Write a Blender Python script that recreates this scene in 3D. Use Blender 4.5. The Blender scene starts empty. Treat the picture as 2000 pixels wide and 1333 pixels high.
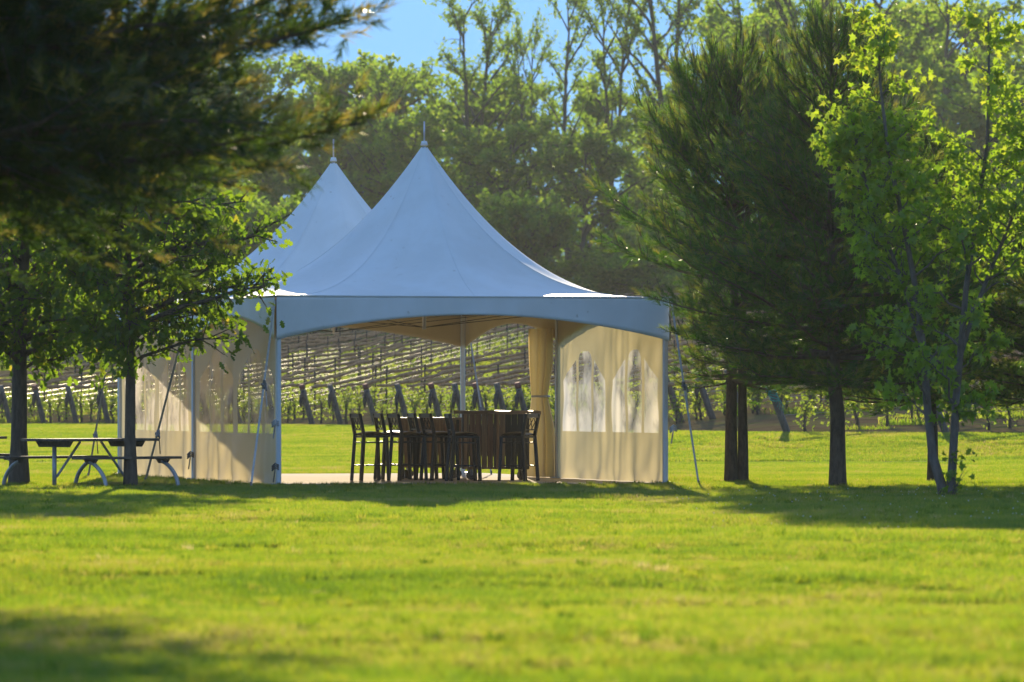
import bpy, math, random
import numpy as np
from mathutils import Vector, Matrix

scene = bpy.context.scene
COL = scene.collection
R = math.radians
# ------------------------------------------------------------------ camera
F, ZC, YH = 11000.0, 1.315, 780.0          # focal length in photo pixels, eye height, horizon row
cam_d = bpy.data.cameras.new('camera')
cam = bpy.data.objects.new('camera', cam_d)
COL.objects.link(cam)
cam.location = (0, 0, ZC)
cam.rotation_euler = (R(90), 0, 0)
cam_d.sensor_width = 36.0
cam_d.lens = 36.0 * F / 2000.0
cam_d.shift_y = (YH - 666.5) / 2000.0
cam_d.clip_start = 0.5
cam_d.clip_end = 5000
cam_d.dof.use_dof = True
cam_d.dof.focus_distance = 97
cam_d.dof.aperture_fstop = 4.0
scene.camera = cam
# ------------------------------------------------------------------ sky, sun, exposure
SUN_EL, SUN_AZ = R(12.8), R(-0.8)           # azimuth measured from +Y towards +X
world = bpy.data.worlds.new('World')
scene.world = world
world.use_nodes = True
wn = world.node_tree
wn.nodes.clear()
wo = wn.nodes.new('ShaderNodeOutputWorld')
wb = wn.nodes.new('ShaderNodeBackground')
ws = wn.nodes.new('ShaderNodeTexSky')
ws.sky_type = 'NISHITA'
ws.sun_disc = False
ws.sun_elevation = SUN_EL
ws.sun_rotation = SUN_AZ
ws.altitude = 20000
ws.air_density = 10.0
ws.dust_density = 0.0
ws.ozone_density = 10.0
wh = wn.nodes.new('ShaderNodeMix'); wh.data_type = 'RGBA'; wh.blend_type = 'MULTIPLY'
wh.inputs['Factor'].default_value = 1.0
wh.inputs['B'].default_value = (1.1, 0.45, 0.32, 1)
wn.links.new(ws.outputs['Color'], wh.inputs['A'])
wa = wn.nodes.new('ShaderNodeMix'); wa.data_type = 'RGBA'; wa.blend_type = 'ADD'
wa.inputs['Factor'].default_value = 1.0
wa.inputs['B'].default_value = (0.88, 1.60, 2.85, 1)      # even blue added to the clear evening sky to fill the shade
wn.links.new(wh.outputs['Result'], wa.inputs['A'])
wn.links.new(wa.outputs['Result'], wb.inputs['Color'])
wb.inputs['Strength'].default_value = 0.10
wn.links.new(wb.outputs['Background'], wo.inputs['Surface'])
sun_d = bpy.data.lights.new('sun', 'SUN')
sun = bpy.data.objects.new('sun', sun_d)
COL.objects.link(sun)
sun_dir = Vector((math.sin(SUN_AZ) * math.cos(SUN_EL), math.cos(SUN_AZ) * math.cos(SUN_EL), math.sin(SUN_EL)))
sun.rotation_euler = (-sun_dir).to_track_quat('-Z', 'Y').to_euler()
sun_d.energy = 3.9
sun_d.angle = R(0.53)
sun_d.color = (1.0, 0.82, 0.55)
scene.view_settings.view_transform = 'Standard'
scene.view_settings.look = 'None'
scene.view_settings.exposure = 1.1
scene.view_settings.gamma = 1.0
cy = scene.cycles
cy.use_denoising = True
cy.max_bounces = 8
cy.diffuse_bounces = 4
cy.glossy_bounces = 3
cy.transmission_bounces = 6
cy.transparent_max_bounces = 16
cy.volume_bounces = 0
cy.sample_clamp_indirect = 4.0
cy.sample_clamp_direct = 0.0
cy.caustics_reflective = False
cy.caustics_refractive = False

# ------------------------------------------------------------------ helpers
def P(x, y, Y):
    """photo pixel + real distance -> point in the world"""
    return np.array([(x - 1000.0) * Y / F, Y, ZC + (YH - y) * Y / F])

def sm(t):
    t = np.clip(t, 0, 1)
    return t * t * (3 - 2 * t)

def edgeY(X):
    return np.interp(X, [-60, -30, -16.4, -6.5, 0.3, 6.3, 14, 60], [190, 184, 178, 172, 150, 131, 128, 126])

def gz(X, Y):
    X = np.asarray(X, float); Y = np.asarray(Y, float)
    near = 1 - sm((Y - 56) / 14)
    und = near * (0.030 * np.sin(Y * 0.62 + 0.22 * X + 1.0) + 0.022 * np.sin(Y * 0.31 - 0.5 * X) + 0.012 * np.sin(1.3 * X + Y * 0.9))
    ye = edgeY(X)
    bank = 0.5 * sm((Y - 116) / (ye - 116))
    hill = 0.033 * np.clip(Y - ye, 0, 260)
    return und + bank + hill

def gp(X, Y, dz=0.0):
    return np.array([X, Y, float(gz(X, Y)) + dz])

def tag(o, label=None, cat=None, group=None, kind=None):
    if label: o['label'] = label
    if cat: o['category'] = cat
    if group: o['group'] = group
    if kind: o['kind'] = kind
    return o

def empty(name, loc=(0, 0, 0), rz=0.0):
    o = bpy.data.objects.new(name, None)
    COL.objects.link(o)
    o.location = loc
    o.rotation_euler = (0, 0, rz)
    o.empty_display_size = 0.2
    return o

def mesh_np(name, V, faces, mat=None, smooth=False, rnd=None):
    """faces: list of index arrays, each (n,k)"""
    me = bpy.data.meshes.new(name)
    V = np.asarray(V, np.float32)
    if isinstance(faces, np.ndarray): faces = [faces]
    faces = [np.asarray(f, np.int32) for f in faces if len(f)]
    loops = np.concatenate([f.ravel() for f in faces]) if faces else np.zeros(0, np.int32)
    tot = np.concatenate([np.full(len(f), f.shape[1], np.int32) for f in faces]) if faces else np.zeros(0, np.int32)
    start = np.concatenate([[0], np.cumsum(tot)[:-1]]).astype(np.int32) if len(tot) else tot
    me.vertices.add(len(V)); me.vertices.foreach_set('co', V.ravel())
    me.loops.add(len(loops)); me.loops.foreach_set('vertex_index', loops)
    me.polygons.add(len(tot)); me.polygons.foreach_set('loop_start', start); me.polygons.foreach_set('loop_total', tot)
    if smooth: me.polygons.foreach_set('use_smooth', np.ones(len(tot), bool))
    if rnd is not None:
        a = me.attributes.new('rnd', 'FLOAT', 'POINT'); a.data.foreach_set('value', np.asarray(rnd, np.float32))
    me.update(calc_edges=True)
    if mat: me.materials.append(mat)
    return me

def link(name, me, parent=None, loc=None, rz=None):
    o = bpy.data.objects.new(name, me)
    COL.objects.link(o)
    if parent: o.parent = parent
    if loc is not None: o.location = loc
    if rz is not None: o.rotation_euler = (0, 0, rz)
    return o

def copy_tree(o, parent=None):
    c = o.copy(); COL.objects.link(c); c.parent = parent
    for ch in list(o.children): copy_tree(ch, c)
    return c

class MB:
    """collects simple solids into one mesh"""
    def __init__(s): s.V = []; s.F = []; s.n = 0
    def add(s, V, Fs):
        V = np.asarray(V, float)
        for f in Fs: s.F.append([i + s.n for i in f])
        s.V.append(V); s.n += len(V)
        return s
    def box(s, c, size, M=None, ch=0.0):
        x, y, z = [d / 2.0 for d in size]
        b = min(ch, x * .9, y * .9, z * .9)
        if b <= 0:
            V = np.array([[sx * x, sy * y, sz * z] for sx in (-1, 1) for sy in (-1, 1) for sz in (-1, 1)])
            Fs = [(0, 1, 3, 2), (4, 6, 7, 5), (0, 4, 5, 1), (2, 3, 7, 6), (0, 2, 6, 4), (1, 5, 7, 3)]
        else:
            V = []; idx = {}
            for sx in (-1, 1):
                for sy in (-1, 1):
                    for sz in (-1, 1):
                        for a in range(3):
                            p = [sx * (x - b), sy * (y - b), sz * (z - b)]
                            p[a] = (sx * x, sy * y, sz * z)[a]
                            idx[(sx, sy, sz, a)] = len(V); V.append(p)
            Fs = []
            for a in range(3):
                o1, o2 = [q for q in range(3) if q != a]
                for sg in (-1, 1):
                    k = []
                    for u, v in ((-1, -1), (1, -1), (1, 1), (-1, 1)):
                        t = [0, 0, 0]; t[a] = sg; t[o1] = u; t[o2] = v
                        k.append(idx[(t[0], t[1], t[2], a)])
                    Fs.append(k)
            for a in range(3):
                b1, b2 = [q for q in range(3) if q != a]
                for u in (-1, 1):
                    for v in (-1, 1):
                        k = []
                        for (e, ax) in ((-1, b1), (1, b1), (1, b2), (-1, b2)):
                            t = [0, 0, 0]; t[a] = e; t[b1] = u; t[b2] = v
                            k.append(idx[(t[0], t[1], t[2], ax)])
                        Fs.append(k)
            for sx in (-1, 1):
                for sy in (-1, 1):
                    for sz in (-1, 1):
                        Fs.append([idx[(sx, sy, sz, a)] for a in range(3)])
            V = np.array(V)
        if M is not None: V = V @ np.asarray(M).T
        return s.add(V + np.asarray(c, float), Fs)
    def bar(s, a, b, w, d, up=(0, 0, 1)):
        """rectangular bar from a to b"""
        a = np.asarray(a, float); b = np.asarray(b, float)
        t = b - a; L = np.linalg.norm(t); t /= L
        u = np.cross(t, up)
        if np.linalg.norm(u) < 1e-4: u = np.cross(t, (1, 0, 0))
        u /= np.linalg.norm(u); v = np.cross(u, t)
        return s.box((a + b) / 2, (w, d, L), np.stack([u, v, t], 1), ch=min(w, d) * 0.12)
    def tube(s, pts, rad, n=8, cap=True):
        V, Fs = tube_np(pts, rad, n)
        m = len(pts)
        Fs = [tuple(f) for f in Fs]
        if cap:
            Fs.append(tuple(range(n - 1, -1, -1))); Fs.append(tuple(range((m - 1) * n, m * n)))
        return s.add(V, Fs)
    def build(s, name, mat, parent=None, smooth=False):
        me = bpy.data.meshes.new(name)
        me.from_pydata(np.concatenate(s.V).tolist(), [], s.F)
        me.materials.append(mat)
        if smooth:
            for p in me.polygons: p.use_smooth = True
        me.update()
        return link(name, me, parent)

def tube_np(pts, rad, n=6):
    pts = np.asarray(pts, float); m = len(pts)
    rad = np.broadcast_to(np.asarray(rad, float), (m,))
    T = np.gradient(pts, axis=0); T /= np.linalg.norm(T, axis=1)[:, None] + 1e-9
    ref = np.array([0, 0, 1.0]) if abs(T[0][2]) < 0.9 else np.array([1.0, 0, 0])
    V = np.zeros((m, n, 3)); ang = np.linspace(0, 2 * np.pi, n, endpoint=False)
    u = np.cross(T[0], ref); u /= np.linalg.norm(u)
    for i in range(m):
        u = u - T[i] * np.dot(u, T[i]); u /= np.linalg.norm(u) + 1e-9
        v = np.cross(T[i], u)
        V[i] = pts[i] + rad[i] * (np.cos(ang)[:, None] * u + np.sin(ang)[:, None] * v)
    i = np.arange(m - 1)[:, None] * n; j = np.arange(n)[None, :]; k = (j + 1) % n
    Fq = np.stack([i + j, i + k, i + n + k, i + n + j], -1).reshape(-1, 4)
    return V.reshape(-1, 3), Fq

def tubes_mesh(name, tubes, mat, n=6):
    Vs = []; Fs = []; off = 0
    for t in tubes:
        pts, rad = t[0], t[1]; nn = t[2] if len(t) > 2 else n
        V, Fq = tube_np(pts, rad, nn)
        Vs.append(V); Fs.append(Fq + off); off += len(V)
    return mesh_np(name, np.concatenate(Vs), np.concatenate(Fs), mat, smooth=True)

def frames(axis, roll):
    """(n,3) unit axes -> rotation matrices whose local y axis is `axis`"""
    a = axis / (np.linalg.norm(axis, axis=1)[:, None] + 1e-9)
    ref = np.where(np.abs(a[:, 2:3]) < 0.9, np.array([[0, 0, 1.0]]), np.array([[1.0, 0, 0]]))
    x = np.cross(a, ref); x /= np.linalg.norm(x, axis=1)[:, None]
    z = np.cross(x, a)
    c = np.cos(roll)[:, None]; s = np.sin(roll)[:, None]
    x2 = c * x + s * z; z2 = -s * x + c * z
    return np.stack([x2, a, z2], -1)

def scatter(name, tv, tf, pos, M, scl, mat, rnd=None, smooth=False):
    """realise copies of a small template at many places as one mesh"""
    tv = np.asarray(tv, float); n = len(pos); k = len(tv)
    V = np.einsum('nij,kj->nki', M, tv) * np.asarray(scl)[:, None, None] + pos[:, None, :]
    fs = []
    for f in (tf if isinstance(tf, list) else [tf]):
        f = np.asarray(f, np.int64)
        fs.append((f[None] + (np.arange(n) * k)[:, None, None]).reshape(-1, f.shape[1]))
    r = None if rnd is None else np.repeat(rnd, k)
    return mesh_np(name, V.reshape(-1, 3), fs, mat, smooth, r)

# ------------------------------------------------------------------ materials
def newmat(name):
    m = bpy.data.materials.new(name); m.use_nodes = True
    nt = m.node_tree; nt.nodes.clear()
    out = nt.nodes.new('ShaderNodeOutputMaterial')
    return m, nt, out

def N(nt, t, **kw):
    n = nt.nodes.new(t)
    for k, v in kw.items(): setattr(n, k, v)
    return n

def ramp(nt, fac, stops):
    r = N(nt, 'ShaderNodeValToRGB')
    el = r.color_ramp.elements
    while len(el) < len(stops): el.new(0.5)
    for e, (p, c) in zip(el, stops): e.position = p; e.color = (*c, 1)
    nt.links.new(fac, r.inputs['Fac'])
    return r.outputs['Color']

def noise(nt, scale, detail=4, rough=0.6, vec=None, world=False, squash=None):
    n = N(nt, 'ShaderNodeTexNoise')
    n.inputs['Scale'].default_value = scale; n.inputs['Detail'].default_value = detail; n.inputs['Roughness'].default_value = rough
    if vec is None:
        if world: vec = N(nt, 'ShaderNodeNewGeometry').outputs['Position']
        else: vec = N(nt, 'ShaderNodeTexCoord').outputs['Object']
    if squash:
        mp = N(nt, 'ShaderNodeMapping'); mp.inputs['Scale'].default_value = squash
        nt.links.new(vec, mp.inputs['Vector']); vec = mp.outputs['Vector']
    nt.links.new(vec, n.inputs['Vector'])
    return n.outputs['Fac']

def mixc(nt, fac, a, b, mode='MIX'):
    m = N(nt, 'ShaderNodeMix', data_type='RGBA', blend_type=mode)
    for s, v in (('Factor', fac), ('A', a), ('B', b)):
        if isinstance(v, (int, float)): m.inputs[s].default_value = v
        elif isinstance(v, tuple): m.inputs[s].default_value = (*v, 1)
        else: nt.links.new(v, m.inputs[s])
    return m.outputs['Result']

def mixs(nt, fac, a, b):
    m = N(nt, 'ShaderNodeMixShader')
    if isinstance(fac, (int, float)): m.inputs[0].default_value = fac
    else: nt.links.new(fac, m.inputs[0])
    nt.links.new(a, m.inputs[1]); nt.links.new(b, m.inputs[2])
    return m.outputs[0]

def leaf_mat(name, stops, tstops, trans=0.5, gloss=0.06, grough=0.35):
    m, nt, out = newmat(name)
    at = N(nt, 'ShaderNodeAttribute', attribute_name='rnd').outputs['Fac']
    c = ramp(nt, at, stops); t = ramp(nt, at, tstops)
    d = N(nt, 'ShaderNodeBsdfDiffuse'); nt.links.new(c, d.inputs['Color'])
    tr = N(nt, 'ShaderNodeBsdfTranslucent'); nt.links.new(t, tr.inputs['Color'])
    s = mixs(nt, trans, d.outputs[0], tr.outputs[0])
    if gloss:
        g = N(nt, 'ShaderNodeBsdfGlossy'); g.inputs['Roughness'].default_value = grough
        s = mixs(nt, gloss, s, g.outputs[0])
    nt.links.new(s, out.inputs['Surface'])
    return m

def plain(name, stops, scale=8, rough=0.6, metal=0.0, squash=None, bump=0.0, bscale=40, spec=0.5, detail=5):
    m, nt, out = newmat(name)
    p = N(nt, 'ShaderNodeBsdfPrincipled')
    c = ramp(nt, noise(nt, scale, detail, 0.62, squash=squash), stops)
    nt.links.new(c, p.inputs['Base Color'])
    p.inputs['Roughness'].default_value = rough; p.inputs['Metallic'].default_value = metal
    p.inputs['Specular IOR Level'].default_value = spec
    if bump:
        b = N(nt, 'ShaderNodeBump'); b.inputs['Strength'].default_value = bump; b.inputs['Distance'].default_value = 0.02
        nt.links.new(noise(nt, bscale, 4, 0.6, squash=squash), b.inputs['Height'])
        nt.links.new(b.outputs[0], p.inputs['Normal'])
    nt.links.new(p.outputs[0], out.inputs['Surface'])
    return m

M = {}
M['bark_oak'] = plain('bark_oak', [(0.3, (0.05, 0.038, 0.026)), (0.7, (0.14, 0.11, 0.08))], 14, 0.9, squash=(1, 1, 0.25), bump=0.8, bscale=30)
M['bark_maple'] = plain('bark_maple', [(0.3, (0.07, 0.06, 0.05)), (0.7, (0.17, 0.15, 0.13))], 12, 0.85, squash=(1, 1, 0.4), bump=0.4, bscale=30)
M['bark_pine'] = plain('bark_pine', [(0.3, (0.05, 0.036, 0.024)), (0.7, (0.15, 0.11, 0.075))], 16, 0.9, squash=(1, 1, 0.35), bump=0.9, bscale=26)
M['bark_wood'] = plain('bark_woodland', [(0.3, (0.04, 0.034, 0.028)), (0.7, (0.10, 0.09, 0.075))], 3, 0.9, squash=(1, 1, 0.3))
M['maple'] = leaf_mat('maple_leaf', [(0, (0.075, 0.155, 0.014)), (0.6, (0.125, 0.21, 0.018)), (1, (0.20, 0.24, 0.03))],
                      [(0, (0.27, 0.50, 0.02)), (0.6, (0.44, 0.64, 0.03)), (1, (0.66, 0.70, 0.05))], 0.58, 0.03)
M['oak'] = leaf_mat('oak_leaf', [(0, (0.025, 0.07, 0.012)), (0.7, (0.045, 0.105, 0.014)), (1, (0.10, 0.09, 0.02))],
                    [(0, (0.16, 0.31, 0.015)), (0.7, (0.32, 0.49, 0.02)), (1, (0.62, 0.54, 0.05))], 0.52, 0.02)
M['wood_leaf'] = leaf_mat('woodland_leaf', [(0, (0.022, 0.066, 0.008)), (0.6, (0.05, 0.11, 0.010)), (1, (0.09, 0.14, 0.018))],
                          [(0, (0.17, 0.34, 0.02)), (0.6, (0.33, 0.52, 0.03)), (1, (0.52, 0.60, 0.06))], 0.60, 0.03)
M['needle'] = leaf_mat('pine_needle', [(0, (0.018, 0.058, 0.012)), (0.7, (0.036, 0.095, 0.016)), (1, (0.09, 0.13, 0.02))],
                       [(0, (0.08, 0.24, 0.012)), (0.7, (0.18, 0.38, 0.02)), (1, (0.55, 0.54, 0.06))], 0.38, 0.05, 0.25)
M['needle_shaded'] = leaf_mat('shaded_pine_needle', [(0, (0.008, 0.024, 0.006)), (0.7, (0.016, 0.040, 0.008)), (1, (0.07, 0.075, 0.016))],
                            [(0, (0.05, 0.12, 0.01)), (0.7, (0.13, 0.22, 0.02)), (1, (0.72, 0.58, 0.10))], 0.40, 0.05, 0.25)  # needle colour darkened to paint in shade, tips golden for backlight
M['vine'] = leaf_mat('vine_leaf', [(0, (0.05, 0.10, 0.012)), (1, (0.10, 0.15, 0.02))],
                     [(0, (0.26, 0.42, 0.03)), (1, (0.50, 0.58, 0.06))], 0.5, 0.03)

def grass_mat(name, straw=0.5):
    m, nt, out = newmat(name)
    pos = N(nt, 'ShaderNodeNewGeometry').outputs['Position']
    n1 = noise(nt, 0.9, 5, 0.65, vec=pos)
    n2 = noise(nt, 0.22, 3, 0.55, vec=pos)
    n3 = noise(nt, 6.0, 3, 0.6, vec=pos)
    at = N(nt, 'ShaderNodeAttribute', attribute_name='rnd').outputs['Fac']
    a1 = N(nt, 'ShaderNodeMath', operation='MULTIPLY_ADD'); nt.links.new(n1, a1.inputs[0]); a1.inputs[1].default_value = 0.9
    nt.links.new(n2, a1.inputs[2])
    a2 = N(nt, 'ShaderNodeMath', operation='MULTIPLY_ADD'); nt.links.new(at, a2.inputs[0]); a2.inputs[1].default_value = 0.34
    nt.links.new(a1.outputs[0], a2.inputs[2])
    a4 = N(nt, 'ShaderNodeMath', operation='MULTIPLY_ADD'); nt.links.new(n3, a4.inputs[0]); a4.inputs[1].default_value = 1.15; nt.links.new(a2.outputs[0], a4.inputs[2])
    a3 = N(nt, 'ShaderNodeMath', operation='SUBTRACT'); nt.links.new(a4.outputs[0], a3.inputs[0]); a3.inputs[1].default_value = 1.20
    c = ramp(nt, a3.outputs[0], [(0.15, (0.030, 0.062, 0.008)), (0.45, (0.060, 0.098, 0.010)), (0.62, (0.098, 0.120, 0.014)), (0.80, (0.21, 0.18, 0.05)), (0.95, (0.32, 0.26, 0.12))])
    t = ramp(nt, a3.outputs[0], [(0.15, (0.18, 0.34, 0.010)), (0.45, (0.36, 0.53, 0.016)), (0.62, (0.52, 0.58, 0.025)), (0.80, (0.55, 0.48, 0.10)), (0.95, (0.62, 0.52, 0.22))])
    d = N(nt, 'ShaderNodeBsdfDiffuse'); nt.links.new(c, d.inputs['Color'])
    tr = N(nt, 'ShaderNodeBsdfTranslucent'); nt.links.new(t, tr.inputs['Color'])
    s = mixs(nt, 0.55, d.outputs[0], tr.outputs[0])
    g = N(nt, 'ShaderNodeBsdfGlossy'); g.inputs['Roughness'].default_value = 0.4
    s = mixs(nt, 0.05, s, g.outputs[0])
    nt.links.new(s, out.inputs['Surface'])
    return m
M['grass'] = grass_mat('grass_blade')
def tuft_mat():
    m, nt, out = newmat('grass_tuft')
    r = N(nt, 'ShaderNodeObjectInfo').outputs['Random']
    c = ramp(nt, r, [(0.0, (0.02, 0.05, 0.008)), (0.45, (0.05, 0.10, 0.012)), (0.75, (0.11, 0.13, 0.02)), (0.96, (0.22, 0.20, 0.06)), (1.0, (0.36, 0.30, 0.14))])
    t = ramp(nt, r, [(0.0, (0.10, 0.22, 0.01)), (0.45, (0.30, 0.46, 0.015)), (0.75, (0.52, 0.57, 0.03)), (0.96, (0.62, 0.56, 0.12)), (1.0, (0.72, 0.62, 0.28))])
    d = N(nt, 'ShaderNodeBsdfDiffuse'); nt.links.new(c, d.inputs['Color'])
    tr = N(nt, 'ShaderNodeBsdfTranslucent'); nt.links.new(t, tr.inputs['Color'])
    nt.links.new(mixs(nt, 0.55, d.outputs[0], tr.outputs[0]), out.inputs['Surface'])
    return m
M['tuft'] = tuft_mat()

def ground_mat():
    m, nt, out = newmat('soil_and_thatch')
    p = N(nt, 'ShaderNodeBsdfPrincipled'); p.inputs['Roughness'].default_value = 1.0; p.inputs['Specular IOR Level'].default_value = 0.1
    pos = N(nt, 'ShaderNodeNewGeometry').outputs['Position']
    c = ramp(nt, noise(nt, 1.2, 6, 0.65, vec=pos), [(0.3, (0.035, 0.055, 0.012)), (0.55, (0.075, 0.095, 0.02)), (0.75, (0.14, 0.12, 0.055))])
    nt.links.new(c, p.inputs['Base Color'])
    b = N(nt, 'ShaderNodeBump'); b.inputs['Strength'].default_value = 0.6; b.inputs['Distance'].default_value = 0.05
    nt.links.new(noise(nt, 14, 4, 0.7, vec=pos), b.inputs['Height']); nt.links.new(b.outputs[0], p.inputs['Normal'])
    nt.links.new(p.outputs[0], out.inputs['Surface'])
    return m
M['ground'] = ground_mat()
M['gravel'] = plain('gravel', [(0.3, (0.20, 0.19, 0.19)), (0.7, (0.48, 0.46, 0.45))], 9, 0.95, bump=1.0, bscale=14, spec=0.0)
M['concrete'] = plain('concrete', [(0.3, (0.50, 0.42, 0.32)), (0.7, (0.62, 0.53, 0.42))], 1.4, 0.9, bump=0.15, bscale=60, spec=0.022)

def vinyl(name, base, trans, tcol, rough=0.38, wr=0.25):
    m, nt, out = newmat(name)
    p = N(nt, 'ShaderNodeBsdfPrincipled')
    c = ramp(nt, noise(nt, 1.3, 6, 0.6), [(0.25, tuple(v * 0.93 for v in base)), (0.7, base)])
    sp_ = ramp(nt, noise(nt, 9.0, 2, 0.5), [(0.70, (1, 1, 1)), (0.78, (0.72, 0.70, 0.66))])
    st_ = ramp(nt, noise(nt, 0.9, 5, 0.65, squash=(1.6, 1.6, 0.5)), [(0.42, (0.94, 0.935, 0.92)), (0.62, (1, 1, 1))])
    c = mixc(nt, 1.0, mixc(nt, 1.0, c, sp_, 'MULTIPLY'), st_, 'MULTIPLY')
    nt.links.new(c, p.inputs['Base Color'])
    p.inputs['Roughness'].default_value = rough; p.inputs['Specular IOR Level'].default_value = 0.4
    b = N(nt, 'ShaderNodeBump'); b.inputs['Strength'].default_value = wr; b.inputs['Distance'].default_value = 0.03
    nt.links.new(noise(nt, 2.6, 3, 0.5), b.inputs['Height']); nt.links.new(b.outputs[0], p.inputs['Normal'])
    tr = N(nt, 'ShaderNodeBsdfTranslucent'); tr.inputs['Color'].default_value = (*tcol, 1)
    nt.links.new(mixs(nt, trans, p.outputs[0], tr.outputs[0]), out.inputs['Surface'])
    return m
def shaded_inside():
    return plain('tan_shaded_inside', [(0.3, (0.48, 0.40, 0.25)), (0.7, (0.56, 0.47, 0.31))], 1.5, 0.8, spec=0.1)  # dim warm light inside the tent, painted into this tan
M['shaded_inside'] = shaded_inside()
M['canopy'] = vinyl('white_canopy_vinyl', (0.79, 0.88, 0.91), 0.07, (0.62, 0.74, 0.84), 0.36, 0.10)
M['valance'] = vinyl('white_valance_vinyl', (0.84, 0.89, 0.91), 0.04, (0.75, 0.66, 0.45), 0.45, 0.30)
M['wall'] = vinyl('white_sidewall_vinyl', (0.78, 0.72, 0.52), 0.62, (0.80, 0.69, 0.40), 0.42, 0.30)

def clear_vinyl():
    m, nt, out = newmat('clear_vinyl')
    tp = N(nt, 'ShaderNodeBsdfTransparent'); tp.inputs['Color'].default_value = (0.90, 0.90, 0.87, 1)
    tr = N(nt, 'ShaderNodeBsdfTranslucent'); tr.inputs['Color'].default_value = (0.95, 0.90, 0.82, 1)
    g = N(nt, 'ShaderNodeBsdfGlossy'); g.inputs['Roughness'].default_value = 0.16
    b = N(nt, 'ShaderNodeBump'); b.inputs['Strength'].default_value = 0.35; b.inputs['Distance'].default_value = 0.03
    nt.links.new(noise(nt, 5.0, 4, 0.55, squash=(1, 1, 0.45)), b.inputs['Height'])
    nt.links.new(b.outputs[0], g.inputs['Normal'])
    f = ramp(nt, noise(nt, 0.75, 5, 0.62), [(0.38, (0.14,) * 3), (0.56, (0.92,) * 3)])
    s = mixs(nt, f, tp.outputs[0], tr.outputs[0])
    s = mixs(nt, 0.05, s, g.outputs[0])
    nt.links.new(s, out.inputs['Surface'])
    return m
M['clear'] = clear_vinyl()
M['alu'] = plain('brushed_aluminium', [(0.3, (0.50, 0.52, 0.55)), (0.7, (0.66, 0.68, 0.70))], 20, 0.42, 0.75, squash=(1, 1, 0.05))
M['frame'] = plain('painted_frame', [(0.3, (0.24, 0.20, 0.13)), (0.7, (0.30, 0.25, 0.17))], 6, 0.9, spec=0.05)
M['cable'] = plain('steel_cable', [(0.3, (0.06, 0.055, 0.045)), (0.7, (0.12, 0.11, 0.09))], 30, 1.0, 0.0, spec=0.0)
M['strap'] = plain('pale_webbing', [(0.3, (0.40, 0.42, 0.44)), (0.7, (0.58, 0.60, 0.62))], 30, 0.8)
M['strap_dark'] = plain('olive_webbing', [(0.3, (0.11, 0.10, 0.06)), (0.7, (0.20, 0.18, 0.11))], 30, 0.8)
M['ratchet'] = plain('ratchet_steel', [(0.3, (0.10, 0.10, 0.10)), (0.7, (0.25, 0.25, 0.25))], 40, 0.4, 0.8)
M['black_metal'] = plain('black_metal', [(0.3, (0.010, 0.010, 0.010)), (0.7, (0.022, 0.021, 0.020))], 20, 0.35, 0.0)
M['seat'] = plain('black_seat_vinyl', [(0.3, (0.018, 0.016, 0.014)), (0.7, (0.035, 0.031, 0.027))], 20, 0.26)
M['plank'] = plain('old_barn_plank', [(0.25, (0.11, 0.075, 0.045)), (0.5, (0.22, 0.15, 0.09)), (0.8, (0.36, 0.25, 0.14))], 6, 0.75, squash=(4, 4, 0.35), bump=0.3, bscale=20)
M['plank_red'] = plain('reddish_plank', [(0.25, (0.12, 0.065, 0.04)), (0.8, (0.30, 0.18, 0.10))], 6, 0.75, squash=(4, 4, 0.35), bump=0.3, bscale=20)
M['plank_dark'] = plain('dark_plank', [(0.25, (0.022, 0.022, 0.020)), (0.8, (0.06, 0.055, 0.045))], 6, 0.7, squash=(4, 4, 0.35), bump=0.3, bscale=20)
M['pale_wood'] = plain('pale_pine_post', [(0.3, (0.26, 0.15, 0.07)), (0.7, (0.42, 0.26, 0.13))], 8, 0.65, squash=(3, 3, 0.3))
M['slab'] = plain('live_edge_slab', [(0.3, (0.16, 0.10, 0.06)), (0.7, (0.34, 0.24, 0.15))], 5, 0.5, squash=(0.4, 4, 4))
M['rubber'] = plain('caster_rubber', [(0.3, (0.03, 0.03, 0.03)), (0.7, (0.07, 0.065, 0.06))], 20, 0.6)
M['table'] = plain('weathered_table_board', [(0.3, (0.055, 0.045, 0.038)), (0.7, (0.14, 0.12, 0.10))], 6, 0.75, squash=(0.3, 4, 4), bump=0.3)
M['pipe'] = plain('galvanised_pipe', [(0.3, (0.30, 0.32, 0.34)), (0.7, (0.45, 0.47, 0.49))], 12, 0.5, 0.5)
M['post'] = plain('weathered_grey_post', [(0.3, (0.075, 0.065, 0.055)), (0.7, (0.19, 0.17, 0.15))], 10, 0.9, squash=(2, 2, 0.3), bump=0.6, bscale=20)
M['red'] = plain('faded_red_paint', [(0.3, (0.16, 0.045, 0.035)), (0.7, (0.24, 0.075, 0.06))], 12, 0.8)
M['teal'] = plain('green_twine', [(0.3, (0.03, 0.22, 0.17)), (0.7, (0.08, 0.36, 0.29))], 30, 0.8)
def net_mat():
    m, nt, out = newmat('rolled_bird_net')
    c = ramp(nt, noise(nt, 3.5, 6, 0.7), [(0.3, (0.26, 0.17, 0.095)), (0.7, (0.62, 0.44, 0.27))])
    d = N(nt, 'ShaderNodeBsdfDiffuse'); nt.links.new(c, d.inputs['Color'])
    tr = N(nt, 'ShaderNodeBsdfTranslucent'); nt.links.new(c, tr.inputs['Color'])
    nt.links.new(mixs(nt, 0.35, d.outputs[0], tr.outputs[0]), out.inputs['Surface'])
    return m
M['net'] = net_mat()
M['net_dark'] = plain('bunched_net', [(0.3, (0.035, 0.03, 0.027)), (0.7, (0.09, 0.08, 0.07))], 12, 0.9, bump=0.6)
M['steel_post'] = plain('rusty_steel_post', [(0.3, (0.03, 0.024, 0.02)), (0.7, (0.075, 0.055, 0.042))], 20, 0.8)
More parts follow.
